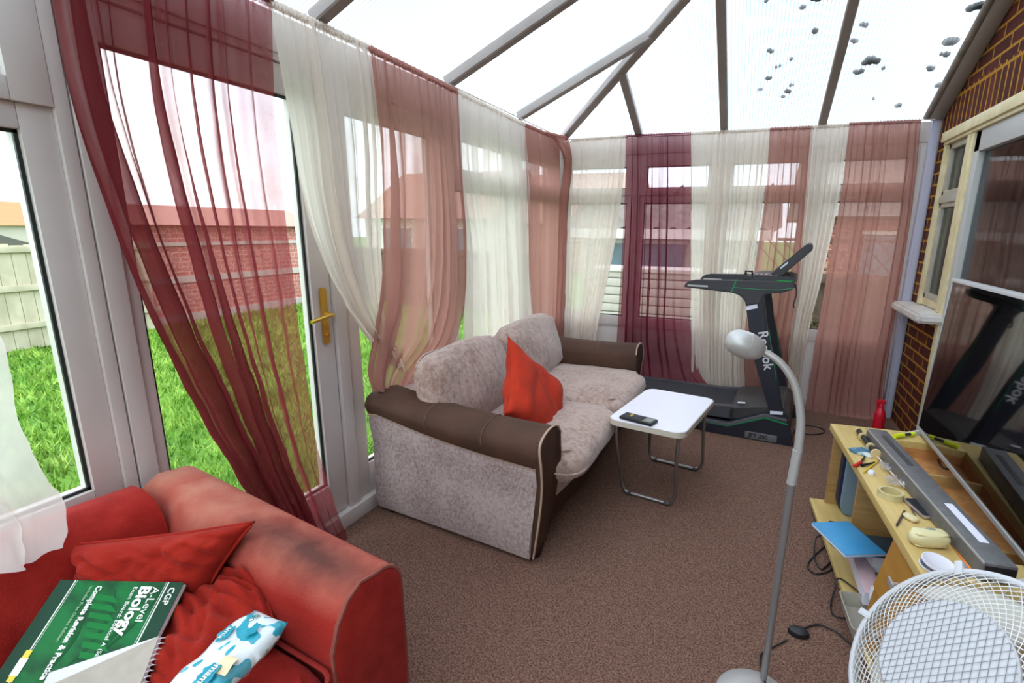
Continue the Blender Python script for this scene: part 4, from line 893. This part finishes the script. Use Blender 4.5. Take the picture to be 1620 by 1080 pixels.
b = MB(); b.box(-.065, -.0, -.06, .06, .0222, .0232); b.build('label_patch', mat('yellow_label', 'd9d61e', .5), f3)
sbox('box_file', 'dark box file under the blue notebook on the middle shelf', 'file', .14, .64, .110, .20, .16, .07, mat('dark_teal_cover', '2b3a44', .5), .1)
sbox('notebook', 'bright blue notebook sticking out of the cabinet shelf', 'notebook', -.035, .60, .205, .165, .225, .012, mat('sky_blue_cover', '3f94c8', .45, c2='3a8bbf', nscale=5), .38, .0)
b = MB(); b.puff(.12, .13, .10, e=3, ez=2.5, n=10, nz_=.02, nf=14, M=Matrix.Translation(kc(.04, .30, .165)))
tag(b.build('tissue', PAPER, ang=30), 'crumpled white paper beside the upper drawer in the cabinet', 'paper')
G_ = thing('storage_tray', 'small grey plastic tray sticking out at the foot of the cabinet', 'tray', kc(-.03, .30, .056), .072)
b = MB(); o0 = arcrect(-.05, .05, -.09, .09, .015); o1 = arcrect(-.062, .062, -.105, .105, .018); i1 = arcrect(-.057, .057, -.10, .10, .016); i0 = arcrect(-.046, .046, -.086, .086, .013)
b.loft([[Vector((x, y, z)) for x, y in q] for q, z in ((o0, 0), (o1, .05), (i1, .05), (i0, .004))]); b.build('tray_body', mat('translucent_grey_plastic', '9a9488', .4), G_)
b = MB(); b.lathe([(.006, 0), (.006, .09)], align(kc(.10, .32, .22), (.2, 1, .3)), 8); tag(b.build('pen', BLACKP), 'dark pen poking out beside the white paper on the shelf', 'pen')

# television
TV = thing('television', 'large flat television with a silver bezel on the cabinet, reflecting the room', 'television', (.80, 2.22, HC+.018))
Mt = Matrix.Rotation(math.radians(2.3), 4, 'Y')
def tvb(name, m, x0, x1, y0, y1, z0, z1, bev=.002, par=TV):
    b = MB(); b.box(x0, x1, y0, y1, z0, z1, bev); return b.build(name, m, par, Mt)
tvb('housing', BLACKP, .002, .04, -.63, .62, 0, .71, .006)
tvb('screen', mat('black_glass_screen', '050507', .04, spec=.9, coat=.5), -.001, .003, -.62, .61, .012, .700, 0)
tvb('bezel_bottom', SILVER, -.006, .004, -.632, .622, -.002, .014, .001)
tvb('bezel_top', mat('white_silver_bezel', 'cdcfd2', .35, .2), -.006, .035, -.632, .622, .700, .714, .001)
tvb('bezel_side', SILVER, -.004, .004, -.632, -.625, 0, .71, .001); tvb('bezel_side', SILVER, -.004, .004, .615, .622, 0, .71, .001)
for y in (-.585, .575):
    b = MB(); b.prism([(-.06, 0), (.14, 0), (.05, .03), (.01, .03)], lambda a, h: Vector((a, y-.01, h-.018)), lambda a, h: Vector((a, y+.01, h-.018)), .002); b.build('foot', SILVER, TV)

# soundbar
sa, sb_ = Vector((.585, 2.615, HC)), Vector((.694, 1.60, HC)); sd = (sb_-sa).normalized()
SBR = thing('soundbar', 'long grey soundbar in front of the television', 'soundbar', (sa+sb_)/2, math.atan2(sd.y, sd.x)+PI/2)
GM = mat('gunmetal_soundbar', '6b6b6e', .45, .4, c2='77777a', nscale=40)
hl = (sb_-sa).length/2
b = MB(); b.box(-.040, .040, -hl, hl, .004, .060, .006); b.build('housing', GM, SBR)
b = MB(); b.box(-.036, .036, -hl-.002, -hl+.002, .008, .052, .002); b.build('end_grille', BLACKP, SBR)
b = MB(); b.box(-.0405, -.037, -hl, hl, .055, .0612, .001); b.build('front_edge_trim', SILVER, SBR)  # silver strip along the upper front edge
b = MB(); b.prism(arcrect(-.006, .014, .12, .43, .009), lambda x, y: Vector((x, y, .0600)), lambda x, y: Vector((x, y, .0612))); b.build('display_strip', mat('dark_grey_display', '3d3e44', .25), SBR)
b = MB(); b.prism(arcrect(-.012, .012, -.40, -.17, .002), lambda x, y: Vector((x+.01, y, .0600)), lambda x, y: Vector((x+.01, y, .0608))); b.build('sticker', PAPER, SBR)
text('SOUND', .012, Matrix.Translation((.016, -.38, .061)) @ Matrix.Rotation(PI/2, 4, 'Z'), GM, SBR, ext=.0002) if 0 else None
for y in (-.4, .4):
    b = MB(); b.box(-.03, .03, y-.02, y+.02, 0, .005); b.build('rubber_foot', BLACKP, SBR)

# small things on the top, front strip
ZC = HC
def top(px, py, dz=0.): return onZ(px, py, ZC+dz)
GRP = None
r = thing('foam_roller', 'black rod with cream cork rings beside the far end of the soundbar', 'rod', top(1374, 694), 0)
p0, p1 = top(1358, 681, .019), top(1386, 718, .019)
b = MB(); b.tube([p0, p1], .011, 12); b.build('rod', BLACKP, r, W(r))
CORK = mat('cream_cork', 'cdb582', .7)
for t_, k in ((.0, .8), (.28, 1), (.72, 1), (1.0, 1.15)):
    p = p0.lerp(p1, t_); b = MB(); b.lathe([(.008, -.006), (.018*k, -.006), (.018*k, .006), (.008, .006)], align(p, p1-p0), 20); b.build('ring', CORK, r, W(r))
b = MB(); c0 = top(1366, 716); b.prism([(c0.x+.045*math.cos(t)*(1+.25*math.cos(2*t+.6)), c0.y+.05*math.sin(t)*(1-.2*math.cos(3*t))) for t in [k*2*PI/28 for k in range(28)]], lambda x, y: Vector((x, y, ZC+.0005)), lambda x, y: Vector((x, y, ZC+.008)), .002)
tag(b.build('shaped_card', mat('teal_blue_print', '3c6f8c', .4, c2='cfd8d2', nscale=14, lo=.5, hi=.6)), 'small blue and white shaped card under the black rod', 'card')
r = thing('pliers', 'small pliers with red and black handles on the cabinet top', 'pliers', top(1360, 735))
q = [top(x, y, .007) for x, y in ((1352, 737), (1362, 731), (1368, 722), (1384, 731), (1363, 736))]
b = MB(); b.tube([q[0], q[1]], .007, 10); b.build('handle', mat('red_grip', 'c2201e', .5), r, W(r)); b = MB(); b.tube([q[1], q[2]], .004, 8); b.build('handle', BLACKP, r, W(r))
b = MB(); b.tube([q[4], q[3]], [.006, .003], 8); b.build('jaw', BLACKP, r, W(r))
def stick(name, label, cat, a, c, rad, m, tipm=None, dz=None):
    dz = dz if dz is not None else rad+.0005; a, c = top(*a, dz), top(*c, dz); r = thing(name, label, cat, a); d = (c-a)
    b = MB(); b.tube([a, a+d*.88], rad, 6); b.build('barrel', m, r, W(r))
    b = MB(); b.tube([a+d*.88, c], [rad, rad*.25], 8); b.build('tip', tipm or m, r, W(r)); return r
stick('pencil', 'short yellow and red pencil beside the white cap', 'pencil', (1366, 747), (1392, 727), .0035, mat('yellow_lacquer', 'd3b52a', .4), mat('red_lead', 'b5372a', .6))
stick('pen', 'slim dark metal pen lying on the bare front of the cabinet top', 'pen', (1431, 808), (1418, 832), .0038, mat('purple_grey_metal', '5c4a50', .35, .4), BLACKP)
stick('highlighter', 'long orange pencil lying along the foot of the soundbar', 'pencil', (1468, 798), (1500, 842), .0048, mat('orange_lacquer', 'e8802a', .4), mat('blue_cap', '2440a0', .4))
stick('pencil', 'orange pencil running under the fan beside the white block', 'pencil', (1508, 862), (1545, 912), .0045, mat('orange_lacquer', 'e8802a', .4), CORK)
stick('pen', 'blue pen between the phone and the soundbar', 'pen', (1450, 778), (1464, 800), .0045, mat('blue_barrel', '2f5ec4', .35), mat('purple_cap', '4a2a80', .4))
stick('pen', 'dark green pen near the far wrappers', 'pen', (1402, 722), (1420, 745), .004, mat('dark_green_barrel', '1e6a4a', .4), mat('dark_green_barrel', '1e6a4a', .4))
stick('pen', 'thin white straw-like pen lying across the plastic wrappers', 'pen', (1388, 722), (1432, 772), .0028, mat('cream_straw', 'ddd0c4', .5), dz=.012)
b = MB(); c = top(1378, 750); b.lathe([(.0115, 0), (.0125, .004), (.0125, .012), (.010, .016), (.001, .017)], Matrix.Translation(c), 24); tag(b.build('bottle_cap', WHITELAM), 'round white plastic cap beside the yellow pencil', 'cap')
FILM = glass('plastic_film', (.88, .88, .88))
WRAP = sheer('crinkled_film', 'cfc9c8', .6)
def wrapper(label, px, py, s, seed, m=WRAP):
    c = top(px, py, .010)
    b = MB(); b.grid(14, 12, lambda u, v: c + Vector(((u-.5)*s*.8, (v-.5)*s*1.6, .004)) + Vector((.2, .2, 1)).normalized()*0 + Vector((noise.noise(Vector((u*5, v*5, seed)))*.006, noise.noise(Vector((u*5, v*5, seed+4)))*.006, abs(noise.noise(Vector((u*6, v*6, seed+9))))*.022)))
    tag(b.build('plastic_wrapper', m, ang=25, recalc=False), label, 'wrapper')
wrapper('small milky plastic wrapper near the pliers', 1400, 740, .042, 1.)
wrapper('clear crinkled plastic wrapper behind the tape roll', 1412, 762, .05, 5.)
wrapper('crinkled plastic wrapper with green print against the soundbar', 1433, 764, .045, 9., mat('green_print_film', 'b9b4b2', .25, c2='2f7a5a', nscale=45, lo=.55, hi=.6))
b = MB(); c = top(1408, 786); b.lathe([(.0315, 0), (.041, 0), (.041, .024), (.0315, .024), (.0315, 0)], Matrix.Translation(c), 44); tag(b.build('masking_tape', mat('cream_tape', 'c9bd8f', .6, c2='bfb282', nscale=30)), 'roll of cream masking tape on the cabinet top', 'tape')
r = thing('mobile_phone', 'black mobile phone with a silver rim lying beside the soundbar', 'phone', top(1457, 806, .003), math.radians(104)-PI/2+.02)
b = MB(); b.prism(arcrect(-.028, .028, -.062, .062, .010), lambda x, y: Vector((x, y, 0)), lambda x, y: Vector((x, y, .010)), .002); b.build('rim', mat('pink_silver_rim', 'b8a9a8', .3, .5), r)
b = MB(); b.prism(arcrect(-.025, .025, -.058, .058, .008), lambda x, y: Vector((x, y, .010)), lambda x, y: Vector((x, y, .0108))); b.build('screen', mat('phone_glass', '1a2024', .08), r)
b = MB(); b.puff(.032, .05, .016, e=2.5, ez=2.2, n=8, M=Matrix.Translation(top(1441, 818, .009)) @ Matrix.Rotation(.6, 4, 'Z')); tag(b.build('soap_sliver', mat('cream_plastic', 'd5c99c', .4)), 'small cream lump beside the phone', 'soap')
b = MB(); b.tube([top(1437, 795, .004), top(1449, 818, .004)], .003, 6); tag(b.build('tweezers', mat('brown_metal', '6e5a50', .3, .6)), 'thin metal tweezers beside the phone', 'tweezers')
r = thing('air_freshener', 'cream egg-shaped plastic device with small dark vents on the cabinet top', 'device', top(1467, 862), math.radians(12))
CRM = mat('aged_cream_plastic', 'd8cfa0', .35)
b = MB(); b.puff(.112, .060, .050, e=2.5, ez=2.2, n=12, M=Matrix.Translation((.0, 0, .026)) @ Matrix.Rotation(-.06, 4, 'Y')); b.build('body', CRM, r)
b = MB(); b.puff(.030, .018, .006, e=2, ez=2, n=6, M=Matrix.Translation((.006, .008, .049))); b.build('button', mat('grey_button', '8f9085', .4), r)
b = MB()
for i in range(5):
    for j in range(2): b.box(.022+.007*i, .0245+.007*i, -.014+.012*j-.001*i, -.006+.012*j-.001*i, .036, .0485-.0015*i)
b.build('vents', mat('dark_vents', '3c3826', .6), r)
r = thing('plastic_disc', 'upper round white plastic lid, resting tilted on the lower lid', 'lid', top(1484, 892, .02), rot=(.14, .1, .2))
LID = [(.001, .0), (.040, .0), (.0415, .003), (.0415, .006), (.039, .0065), (.037, .005), (.001, .005)]
b = MB(); b.lathe(LID, None, 40); b.build('disc', WHITELAM, r)
r = thing('plastic_disc', 'lower round white plastic lid lying flat on the cabinet top', 'lid', top(1481, 898, .001))
b = MB(); b.lathe(LID, None, 40); b.build('disc', WHITELAM, r)
b = MB(); b.lathe([(.038, .005), (.0385, .012), (.036, .012), (.036, .005)], None, 40); b.build('thread_rim', mat('blue_grey_rim', '6d7490', .4), r)
b = MB(); b.box(-.014, .014, -.022, .022, 0, .018, .004, Matrix.Translation(top(1527, 878)) @ Matrix.Rotation(.35, 4, 'Z')); tag(b.build('eraser', WHITELAM), 'small white block against the near end of the soundbar', 'eraser')
b = MB(); b.box(-.006, .006, -.012, .012, 0, .014, .002, Matrix.Translation(top(1500, 850)) @ Matrix.Rotation(.3, 4, 'Z')); tag(b.build('pen_cap', mat('blue_cap', '2440a0', .4)), 'small blue pen cap beside the cream device', 'clip')  # loose cap of a blue pen
r = thing('screwdriver', 'black and fluorescent yellow screwdriver on the far back strip of the cabinet', 'screwdriver', onZ(1428, 688, ZC))
a, c = onZ(1415, 690, ZC+.012), onZ(1446, 686, ZC+.012)
b = MB(); b.tube([a, a.lerp(c, .45)], .011, 10); b.build('grip', mat('fluo_yellow', 'd2e01c', .4), r, W(r)); b = MB(); b.tube([a.lerp(c, .45), a.lerp(c, .8)], .007, 10); b.build('shaft', BLACKP, r, W(r)); b = MB(); b.tube([a.lerp(c, .8), c], .010, 10); b.build('end_grip', mat('fluo_yellow', 'd2e01c', .4), r, W(r))
b = MB(); b.tube(spline([onZ(x, y, HC-.07) for x, y in ((1478, 712), (1490, 738), (1505, 742), (1515, 752), (1530, 760), (1545, 770), (1552, 790), (1570, 800))], 6), .004, 6); tag(b.build('tray_cable', BLACKP), 'black cable lying in the recess behind the soundbar', 'cable')
# red spray bottle by the brick wall
sp0 = onZ(1388, 672, .0); sp0 = Vector((.945, 4.20, 0))
r = thing('spray_bottle', 'red plastic spray bottle on the carpet by the brick wall', 'bottle', sp0)
RP = mat('glossy_red_plastic', 'c4142c', .3)
b = MB(); b.lathe([(.001, 0), (.035, 0), (.037, .01), (.037, .12), (.030, .15), (.016, .175), (.013, .185)], Matrix.Translation(sp0), 24); b.build('body', RP, r, W(r))
b = MB(); b.lathe([(.017, .18), (.017, .20), (.014, .205)], Matrix.Translation(sp0), 16); b.box(sp0.x-.035, sp0.x+.025, sp0.y-.012, sp0.y+.012, .205, .235, .006); b.build('spray_head', RP, r, W(r))
b = MB(); b.prism([(-.03, .205), (-.018, .205), (-.02, .165), (-.028, .16)], lambda x, z: sp0+Vector((x, -.006, z)), lambda x, z: sp0+Vector((x, .006, z))); b.build('trigger', RP, r, W(r))
# cables by the cabinet
b = MB(); b.tube(spline([kc(.0, .9, .07), onZ(1312, 845, .10), onZ(1292, 850, .04), onZ(1288, 880, .006), onZ(1300, 900, .006), onZ(1318, 880, .006), onZ(1312, 862, .02), onZ(1300, 868, .006), onZ(1278, 892, .006), onZ(1290, 907, .006), onZ(1315, 900, .006), onZ(1322, 870, .05), kc(-.04, .8, .065)], 7), .0035, 6)
tag(b.build('power_cable', BLACKP), 'tangled black power cable on the carpet beside the blue notebook', 'cable')
b = MB(); b.tube(spline([kc(.03, .38, .08), onZ(1330, 915, .06), onZ(1320, 935, .02), onZ(1314, 960, .006), onZ(1322, 975, .006), onZ(1345, 978, .006)], 7), .003, 6)
tag(b.build('power_cable', BLACKP), 'thin black cable curling round the grey tray on the carpet', 'cable')

# ------------------------------------------------------------------ pedestal fan
fc = Vector((.443, 1.06, .578)); az, el = -2.704, .706
fn = Vector((math.cos(el)*math.cos(az), math.cos(el)*math.sin(az), math.sin(el)))
FN = thing('pedestal_fan', 'white pedestal fan with a diamond mesh guard beside the cabinet', 'fan', (.62, 1.12, 0))
Wf = W(FN); Mf = align(fc, fn); FW_ = mat('white_fan_plastic', 'c2c4ca', .45); FG = mat('white_wire_mesh', 'dcdcda', .4)
FR = .215
b = MB(); b.tube([Mf @ Vector((FR*math.cos(t), FR*math.sin(t), 0)) for t in [k*2*PI/72 for k in range(72)]], .0075, 10, closed=True)
b.loft([[Mf @ Vector((r_*math.cos(t), r_*math.sin(t), z)) for t in [k*2*PI/72 for k in range(72)]] for r_, z in ((FR+.006, -.018), (FR+.006, .005), (FR-.003, .006), (FR-.003, -.018), (FR+.006, -.018))], cap=False)
b.build('guard_rim', FW_, FN, Wf)
def dome(r_, d): return d*(1-(r_/FR)**3.0)**.8 if r_ < FR else 0
def mesh(d, nw, rin, name, rad=.0011):
    b = MB()
    for sg in (-1, 1):
        for i in range(nw):
            th = 2*PI*i/nw; pts = []
            for k in range(13):
                r_ = rin+(FR-.002-rin)*k/12; a = th+sg*1.15*math.log(r_/rin)*1.0 if rin > .02 else th
                pts.append(Mf @ Vector((r_*math.cos(a), r_*math.sin(a), dome(r_, d))))
            b.tube(pts, rad, 3, cap=False)
    return b.build(name, FG, FN, Wf, ang=180)
mesh(.065, 60, .048, 'front_guard'); mesh(-.085, 44, .05, 'rear_guard')
b = MB()                                             # the finer wires over the centre disc
for q in range(-9, 10):
    for sg in (-1, 1):
        pts = []
        for k in range(9):
            t = -1+k/4; o = q*.0125; h = math.sqrt(max(0, .118**2-o*o)); x, y = o, t*h; a = sg*.55
            pts.append(Mf @ Vector((x*math.cos(a)-y*math.sin(a), x*math.sin(a)+y*math.cos(a), .0672)))
        if abs(q*.0125) < .116: b.tube(pts, .0006, 3, cap=False)
b.build('centre_mesh', mat('grey_wire', '7c8088', .4), FN, Wf, ang=180)
b = MB(); b.lathe([(.001, .050), (.117, .050), (.119, .056), (.119, .062), (.116, .0655), (.001, .0655)], Mf, 64); b.build('centre_disc', FW_, FN, Wf)
for k in range(3):
    b = MB()
    def bl(u, v, k=k):
        r_ = .035+.15*u; a = 2*PI*k/3+(v-.5)*(.5+.9*u); return Mf @ Vector((r_*math.cos(a), r_*math.sin(a), (v-.5)*.045-.01))
    b.grid(8, 8, bl); b.build('blade', mat('pale_blade', 'c8c4bc', .4), FN, Wf, solid=.002)
b = MB(); b.lathe([(.001, .02), (.035, .02), (.035, -.03), (.05, -.085), (.055, -.12), (.045, -.17), (.001, -.18)], Mf, 32); b.build('motor_housing', FW_, FN, Wf)
pb = Mf @ Vector((0, 0, -.14)); FB = Vector((pb.x, pb.y, 0))
b = MB(); b.tube([pb, FB+Vector((0, 0, .03))], .016, 14); b.build('pole', FW_, FN, Wf)
b = MB(); b.lathe([(.15, 0), (.15, .012), (.12, .022), (.03, .035), (.02, .05)], Matrix.Translation(FB), 40); b.build('base', FW_, FN, Wf)
for px, py in ((1362, 966), (1520, 908)):
    rr_ = (onZ(px, py, .7)-EYE).normalized(); t_ = (fc-EYE).dot(fn)/rr_.dot(fn); p = EYE+rr_*t_; d_ = (p-fc).normalized(); p = fc+d_*FR
    b = MB(); b.box(-.010, .022, -.008, .008, -.012, .010, .003, basis(p, d_, fn.cross(d_))); b.build('rim_clip', FW_, FN, Wf)

# ------------------------------------------------------------------ the garden
GZ = -.16
t = MB(); t.box(-60, 40, -30, 90, GZ-.1, GZ); struct(t.build('lawn_ground', mat('lawn_soil', '3f6a1c', .95, c2='5d8a2a', nscale=3, bump=.5, bscale=30), smooth=False))
t = MB(); t.box(XL-.35, XL-.08, -2, 5, GZ, -.03); t.box(XL-.1, 1.5, YF+.07, YF+.3, GZ, -.03); struct(t.build('patio_kerb', mat('concrete_kerb', '8d8a84', .9), smooth=False))
rng = np.random.default_rng(3)
N = 60000; dd = rng.random(N)**1.4*6.3; gx = XL-.42-dd; gy = rng.uniform(-.6, 9.5, N); clump = np.array([noise.noise(Vector((a*1.3, c*1.3, 0))) for a, c in zip(gx, gy)])
hgt = .045+.05*rng.random(N)+.06*np.clip(clump, 0, 1); an = rng.uniform(0, 2*PI, N); wdt = .004+.0022*dd; ln = rng.normal(0, .035, (N, 2))
V0 = np.stack([gx+wdt*np.cos(an), gy+wdt*np.sin(an), np.full(N, GZ)], 1); V1 = np.stack([gx-wdt*np.cos(an), gy-wdt*np.sin(an), np.full(N, GZ)], 1)
V2 = np.stack([gx+ln[:, 0], gy+ln[:, 1], GZ+hgt], 1)
co = np.stack([V0, V1, V2], 1).reshape(-1, 3); co -= np.array([-5, 4, GZ])
me = bpy.data.meshes.new('grass'); me.vertices.add(3*N); me.vertices.foreach_set('co', co.astype(np.float32).ravel()); me.loops.add(3*N); me.loops.foreach_set('vertex_index', np.arange(3*N, dtype=np.int32))
me.polygons.add(N); me.polygons.foreach_set('loop_start', np.arange(0, 3*N, 3, dtype=np.int32)); me.update(calc_edges=True); me.validate()
me.materials.append(mat('grass_blades', '5a8c2a', .7, c2='9cbe58', nscale=4, lo=.35, hi=.65, spec=.2)); go = bpy.data.objects.new('grass', me); C.objects.link(go); go.location = (-5, 4, GZ)
tag(go, 'bright green grass on the lawn outside the left windows', 'grass', kind='stuff')
WOOD = mat('weathered_fence_wood', 'cdc6b0', .9, c2='b5ae96', nscale=6, stretch=(1, 8, .6)); WOODD = mat('brown_fence_wood', '6a5a4c', .9, c2='57493e', nscale=6, stretch=(6, 6, .6))
def fence(name, label, p, q, h, m, bw=.14, rails=(.25, .6, .95), post=1.8, gap=.006):
    p, q = Vector(p), Vector(q); L0 = (q-p).length; r = thing(name, label, 'fence', p, math.atan2((q-p).y, (q-p).x))
    n = int(L0/post+.99)
    for k in range(n):
        a, c = k*post+.06, min((k+1)*post-.04, L0); b = MB(); x = a
        while x < c-.02:
            e = min(x+bw-gap, c); b.box(x, e, -.01, .01, .04, h+random.uniform(-.02, .02), 0); x += bw
        b.build('fence_panel', m, r, smooth=False)
        for z in rails: b = MB(); b.box(a-.05, c+.05, -.055, -.011, h*z-.035, h*z+.035, .004); b.build('rail', m, r)
        b = MB(); b.box(k*post-.03, k*post+.05, -.09, -.0, 0, h+.02, .004); b.build('post', m, r)
    return r
fence('wooden_fence', 'pale weathered close-board fence at the left end of the lawn', (-8.3, .5, GZ), (-8.3, 5.0, GZ), 1.32, WOOD)
fence('wooden_fence', 'brown wooden fence across the lawn behind the brown sofa windows', (-8.2, 8.9, GZ), (-3.2, 8.4, GZ), 1.15, WOODD)
fence('wooden_fence', 'dark fence close outside the right-hand far windows', (.25, 6.0, GZ), (3.2, 6.0, GZ), 1.15, WOODD)
b = MB()
for k in range(22):
    for s in (-1, 1): x = .25+k*.14; b.tube([(x, 6.0, 1.02), (x+s*.28, 6.0, 1.32)], .008, 4)
b.box(.2, 3.3, 5.985, 6.015, 1.31, 1.34); tag(b.build('trellis', WOODD), 'diamond trellis panel above the dark fence', 'trellis')
# garage with red brick and pale bands
r = thing('brick_outbuilding', 'long low pinkish brick outbuilding behind the lawn, seen through the glass door', 'building', (-9.4, 6.9, GZ))
b = MB(); b.box(-10.2, -8.5, 5.0, 8.4, GZ, 1.42); b.build('wall', brick('pink_brick', c1='cf9088', c2='c07e76', mortar='d8b8b0', stri=False), r, W(r), smooth=False)
b = MB(); b.box(-10.25, -8.44, 5.0, 8.42, 1.08, 1.14); b.box(-10.25, -8.47, 5.0, 8.42, .50, .60); b.box(-10.25, -8.47, 5.0, 8.42, GZ, .0); b.build('pale_band', mat('pale_render', 'c9c0ba', .9), r, W(r), smooth=False)
b = MB(); b.prism([(-10.4, 1.40), (-8.30, 1.40), (-9.3, 1.72)], lambda x, z: Vector((x, 4.9, z)), lambda x, z: Vector((x, 8.5, z))); b.build('roof', mat('brick_red_tiles', 'b98d80', .9, c2='aa7c70', nscale=20), r, W(r), smooth=False)
def house(name, label, x0, x1, y0, y1, ze, zr, wm, rm, axis='y', wins=()):
    r = thing(name, label, 'house', ((x0+x1)/2, (y0+y1)/2, GZ), 0, 'houses beyond the garden'); b = MB(); b.box(x0, x1, y0, y1, GZ, ze); b.build('wall', wm, r, W(r), smooth=False)
    b = MB(); o = .3
    if axis == 'y': m = (x0+x1)/2; b.prism([(x0-o, ze-.1), (x1+o, ze-.1), (m, zr)], lambda x, z: Vector((x, y0-o, z)), lambda x, z: Vector((x, y1+o, z)))
    else: m = (y0+y1)/2; b.prism([(y0-o, ze-.1), (y1+o, ze-.1), (m, zr)], lambda y, z: Vector((x0-o, y, z)), lambda y, z: Vector((x1+o, y, z)))
    b.build('roof', rm, r, W(r), smooth=False)
    for w_ in wins:
        b = MB(); b.box(*w_); f = b.build('window', mat('distant_glass', '5e7684', .3), r, W(r), smooth=False)
        a_ = w_; b = MB()
        for z in (a_[4], a_[5]): b.box(a_[0]-.04, a_[1]+.04, a_[2]-.04, a_[3]+.02, z-.03, z+.03)
        b.build('window_frame', SEAL, f, W(r), smooth=False)
    return r
TILE = mat('grey_roof_tiles', '7c746e', .9, c2='665f5b', nscale=8, bump=.6, bscale=6); REDT = mat('red_roof_tiles', 'b08c80', .9, c2='a07c70', nscale=8); RENDER = mat('pale_house_render', 'c3bcb4', .9)
house('neighbour_house', 'distant house with a gabled roof behind the brown fence', -17, -10.5, 20, 27, 1.9, 4.1, RENDER, REDT, 'x', [(-16, -14.5, 19.96, 20.02, .4, 1.4), (-13, -11.7, 19.96, 20.02, .4, 1.4)])
house('neighbour_house', 'second distant house to the right of the gabled one', -8.5, -4.5, 18, 24, 1.7, 3.6, brick('house_brick', c1='9a6a58', c2='8a5a4c', mortar='b0a090', stri=False), REDT, 'x')
house('neighbour_house', 'far house at the left beyond the pale fence', -40, -33, 9.5, 19, 1.4, 2.5, RENDER, mat('orange_tiles', 'b9764e', .9), 'y')
house('garden_shed', 'low shed with a ribbed roof just beyond the pale fence', -12.2, -9.6, 2.4, 4.2, 1.1, 1.45, brick('orange_brick', c1='c07a4e', c2='b06a44', mortar='c8b49a', stri=False), mat('ribbed_sheet_roof', '5f625a', .8), 'x')
house('neighbour_house', 'brick house beyond the trellis, seen through the right-hand far windows', 1.0, 8, 10, 16, 1.75, 3.0, brick('rear_brick', c1='a86c60', c2='985c52', mortar='c0a098', u='X', stri=False), TILE, 'x', [(1.6, 2.6, 9.95, 10.02, .5, 1.4)])
# bungalow directly behind the far windows
r = thing('bungalow', 'neighbouring bungalow with pantile roof and white slatted wall beyond the far windows', 'house', (-2, 9.5, GZ))
b = MB(); b.box(-2.6, .1, 8.2, 10.2, GZ, 1.42); b.build('wall', mat('cream_render', 'b9b4ac', .9), r, W(r), smooth=False)
b = MB()
def rt(u, v): x = -2.8+3.1*u; return Vector((x, 7.85+1.35*v, 1.42+.60*v+.03*math.sin(x*2*PI/.24)+.02*((v*6) % 1)))
b.grid(150, 36, rt); b.grid(2, 2, lambda u, v: Vector((-2.8+3.1*u, 9.2+1.3*v, 2.02-.6*v))); b.build('roof', TILE, r, W(r), ang=60)
b = MB(); b.box(-2.7, .2, 7.84, 7.90, 1.28, 1.42); b.build('fascia', SEAL, r, W(r))
for x in (-2.2,):
    b = MB(); b.box(x, x+1.2, 8.16, 8.21, .45, 1.2); f = b.build('window', mat('distant_glass', '5e7684', .3), r, W(r), smooth=False); b = MB(); b.box(x-.05, x+1.25, 8.14, 8.2, .38, .45); b.box(x-.05, x+1.25, 8.14, 8.2, 1.2, 1.26); b.build('window_frame', SEAL, f, W(r), smooth=False)
r = thing('slatted_store', 'white slatted garden store with a blue-grey window outside the far windows', 'shed', (-1.1, 7.0, GZ))
b = MB()
for k in range(9): b.box(-2.0, -.25, 6.9, 6.93, GZ+.02+k*.115, GZ+.12+k*.115, .004)
b.box(-2.0, -.25, 6.94, 7.4, GZ, .86); b.build('slatted_wall', mat('off_white_slats', 'b9b2ac', .7), r, W(r))
b = MB(); b.box(-2.04, -.21, 6.88, 7.42, .86, .91, .004); b.build('top_board', SEAL, r, W(r))
# trees and shrubs
def tree(label, x, y, h, cr, m, n=900, seed=0, name='garden_tree', cz=.65):
    r = thing(name, label, 'tree' if 'tree' in name else 'shrub', (x, y, GZ)); rg = random.Random(seed)
    b = MB(); b.tube([(0, 0, 0), (.05, 0, h*.4), (0, .05, h*.8)], [.06*h/3, .04*h/3, .015], 7)
    for k in range(7): a = k*2.4; z = h*(.35+.07*k); b.tube([(0, 0, z), (math.cos(a)*cr*.6, math.sin(a)*cr*.6, z+h*.18)], [.02*h/3, .006], 5)
    b.build('trunk', mat('bark', '4c4038', .9), r)
    b = MB()
    for k in range(n):
        d = Vector((rg.gauss(0, 1), rg.gauss(0, 1), rg.gauss(0, 1))).normalized()*rg.random()**.4; p = Vector((d.x*cr, d.y*cr, h*cz+d.z*h*(1-cz))); s = .035*h/2*rg.uniform(.6, 1.2)
        u = Vector((rg.gauss(0, 1), rg.gauss(0, 1), rg.gauss(0, 1))).normalized(); v = u.orthogonal().normalized(); b.add([p-u*s, p+v*s*.5, p+u*s, p-v*s*.5], [(0, 1, 2, 3)])
    b.build('foliage', m, r, smooth=False, recalc=False)
LF = mat('dull_green_leaves', '5b6b3c', .8, c2='76803e', nscale=3)
tree('low yellow-green shrub at the foot of the dark fence', .62, 5.75, .75, .22, mat('yellow_green_leaves', '8c8030', .8, c2='6d7a30', nscale=6), 260, 8, 'garden_shrub', .55)
tree('leafy shrub against the brown fence, right of the sofa', -4.6, 7.7, .9, .4, LF, 400, 11, 'garden_shrub', .55)
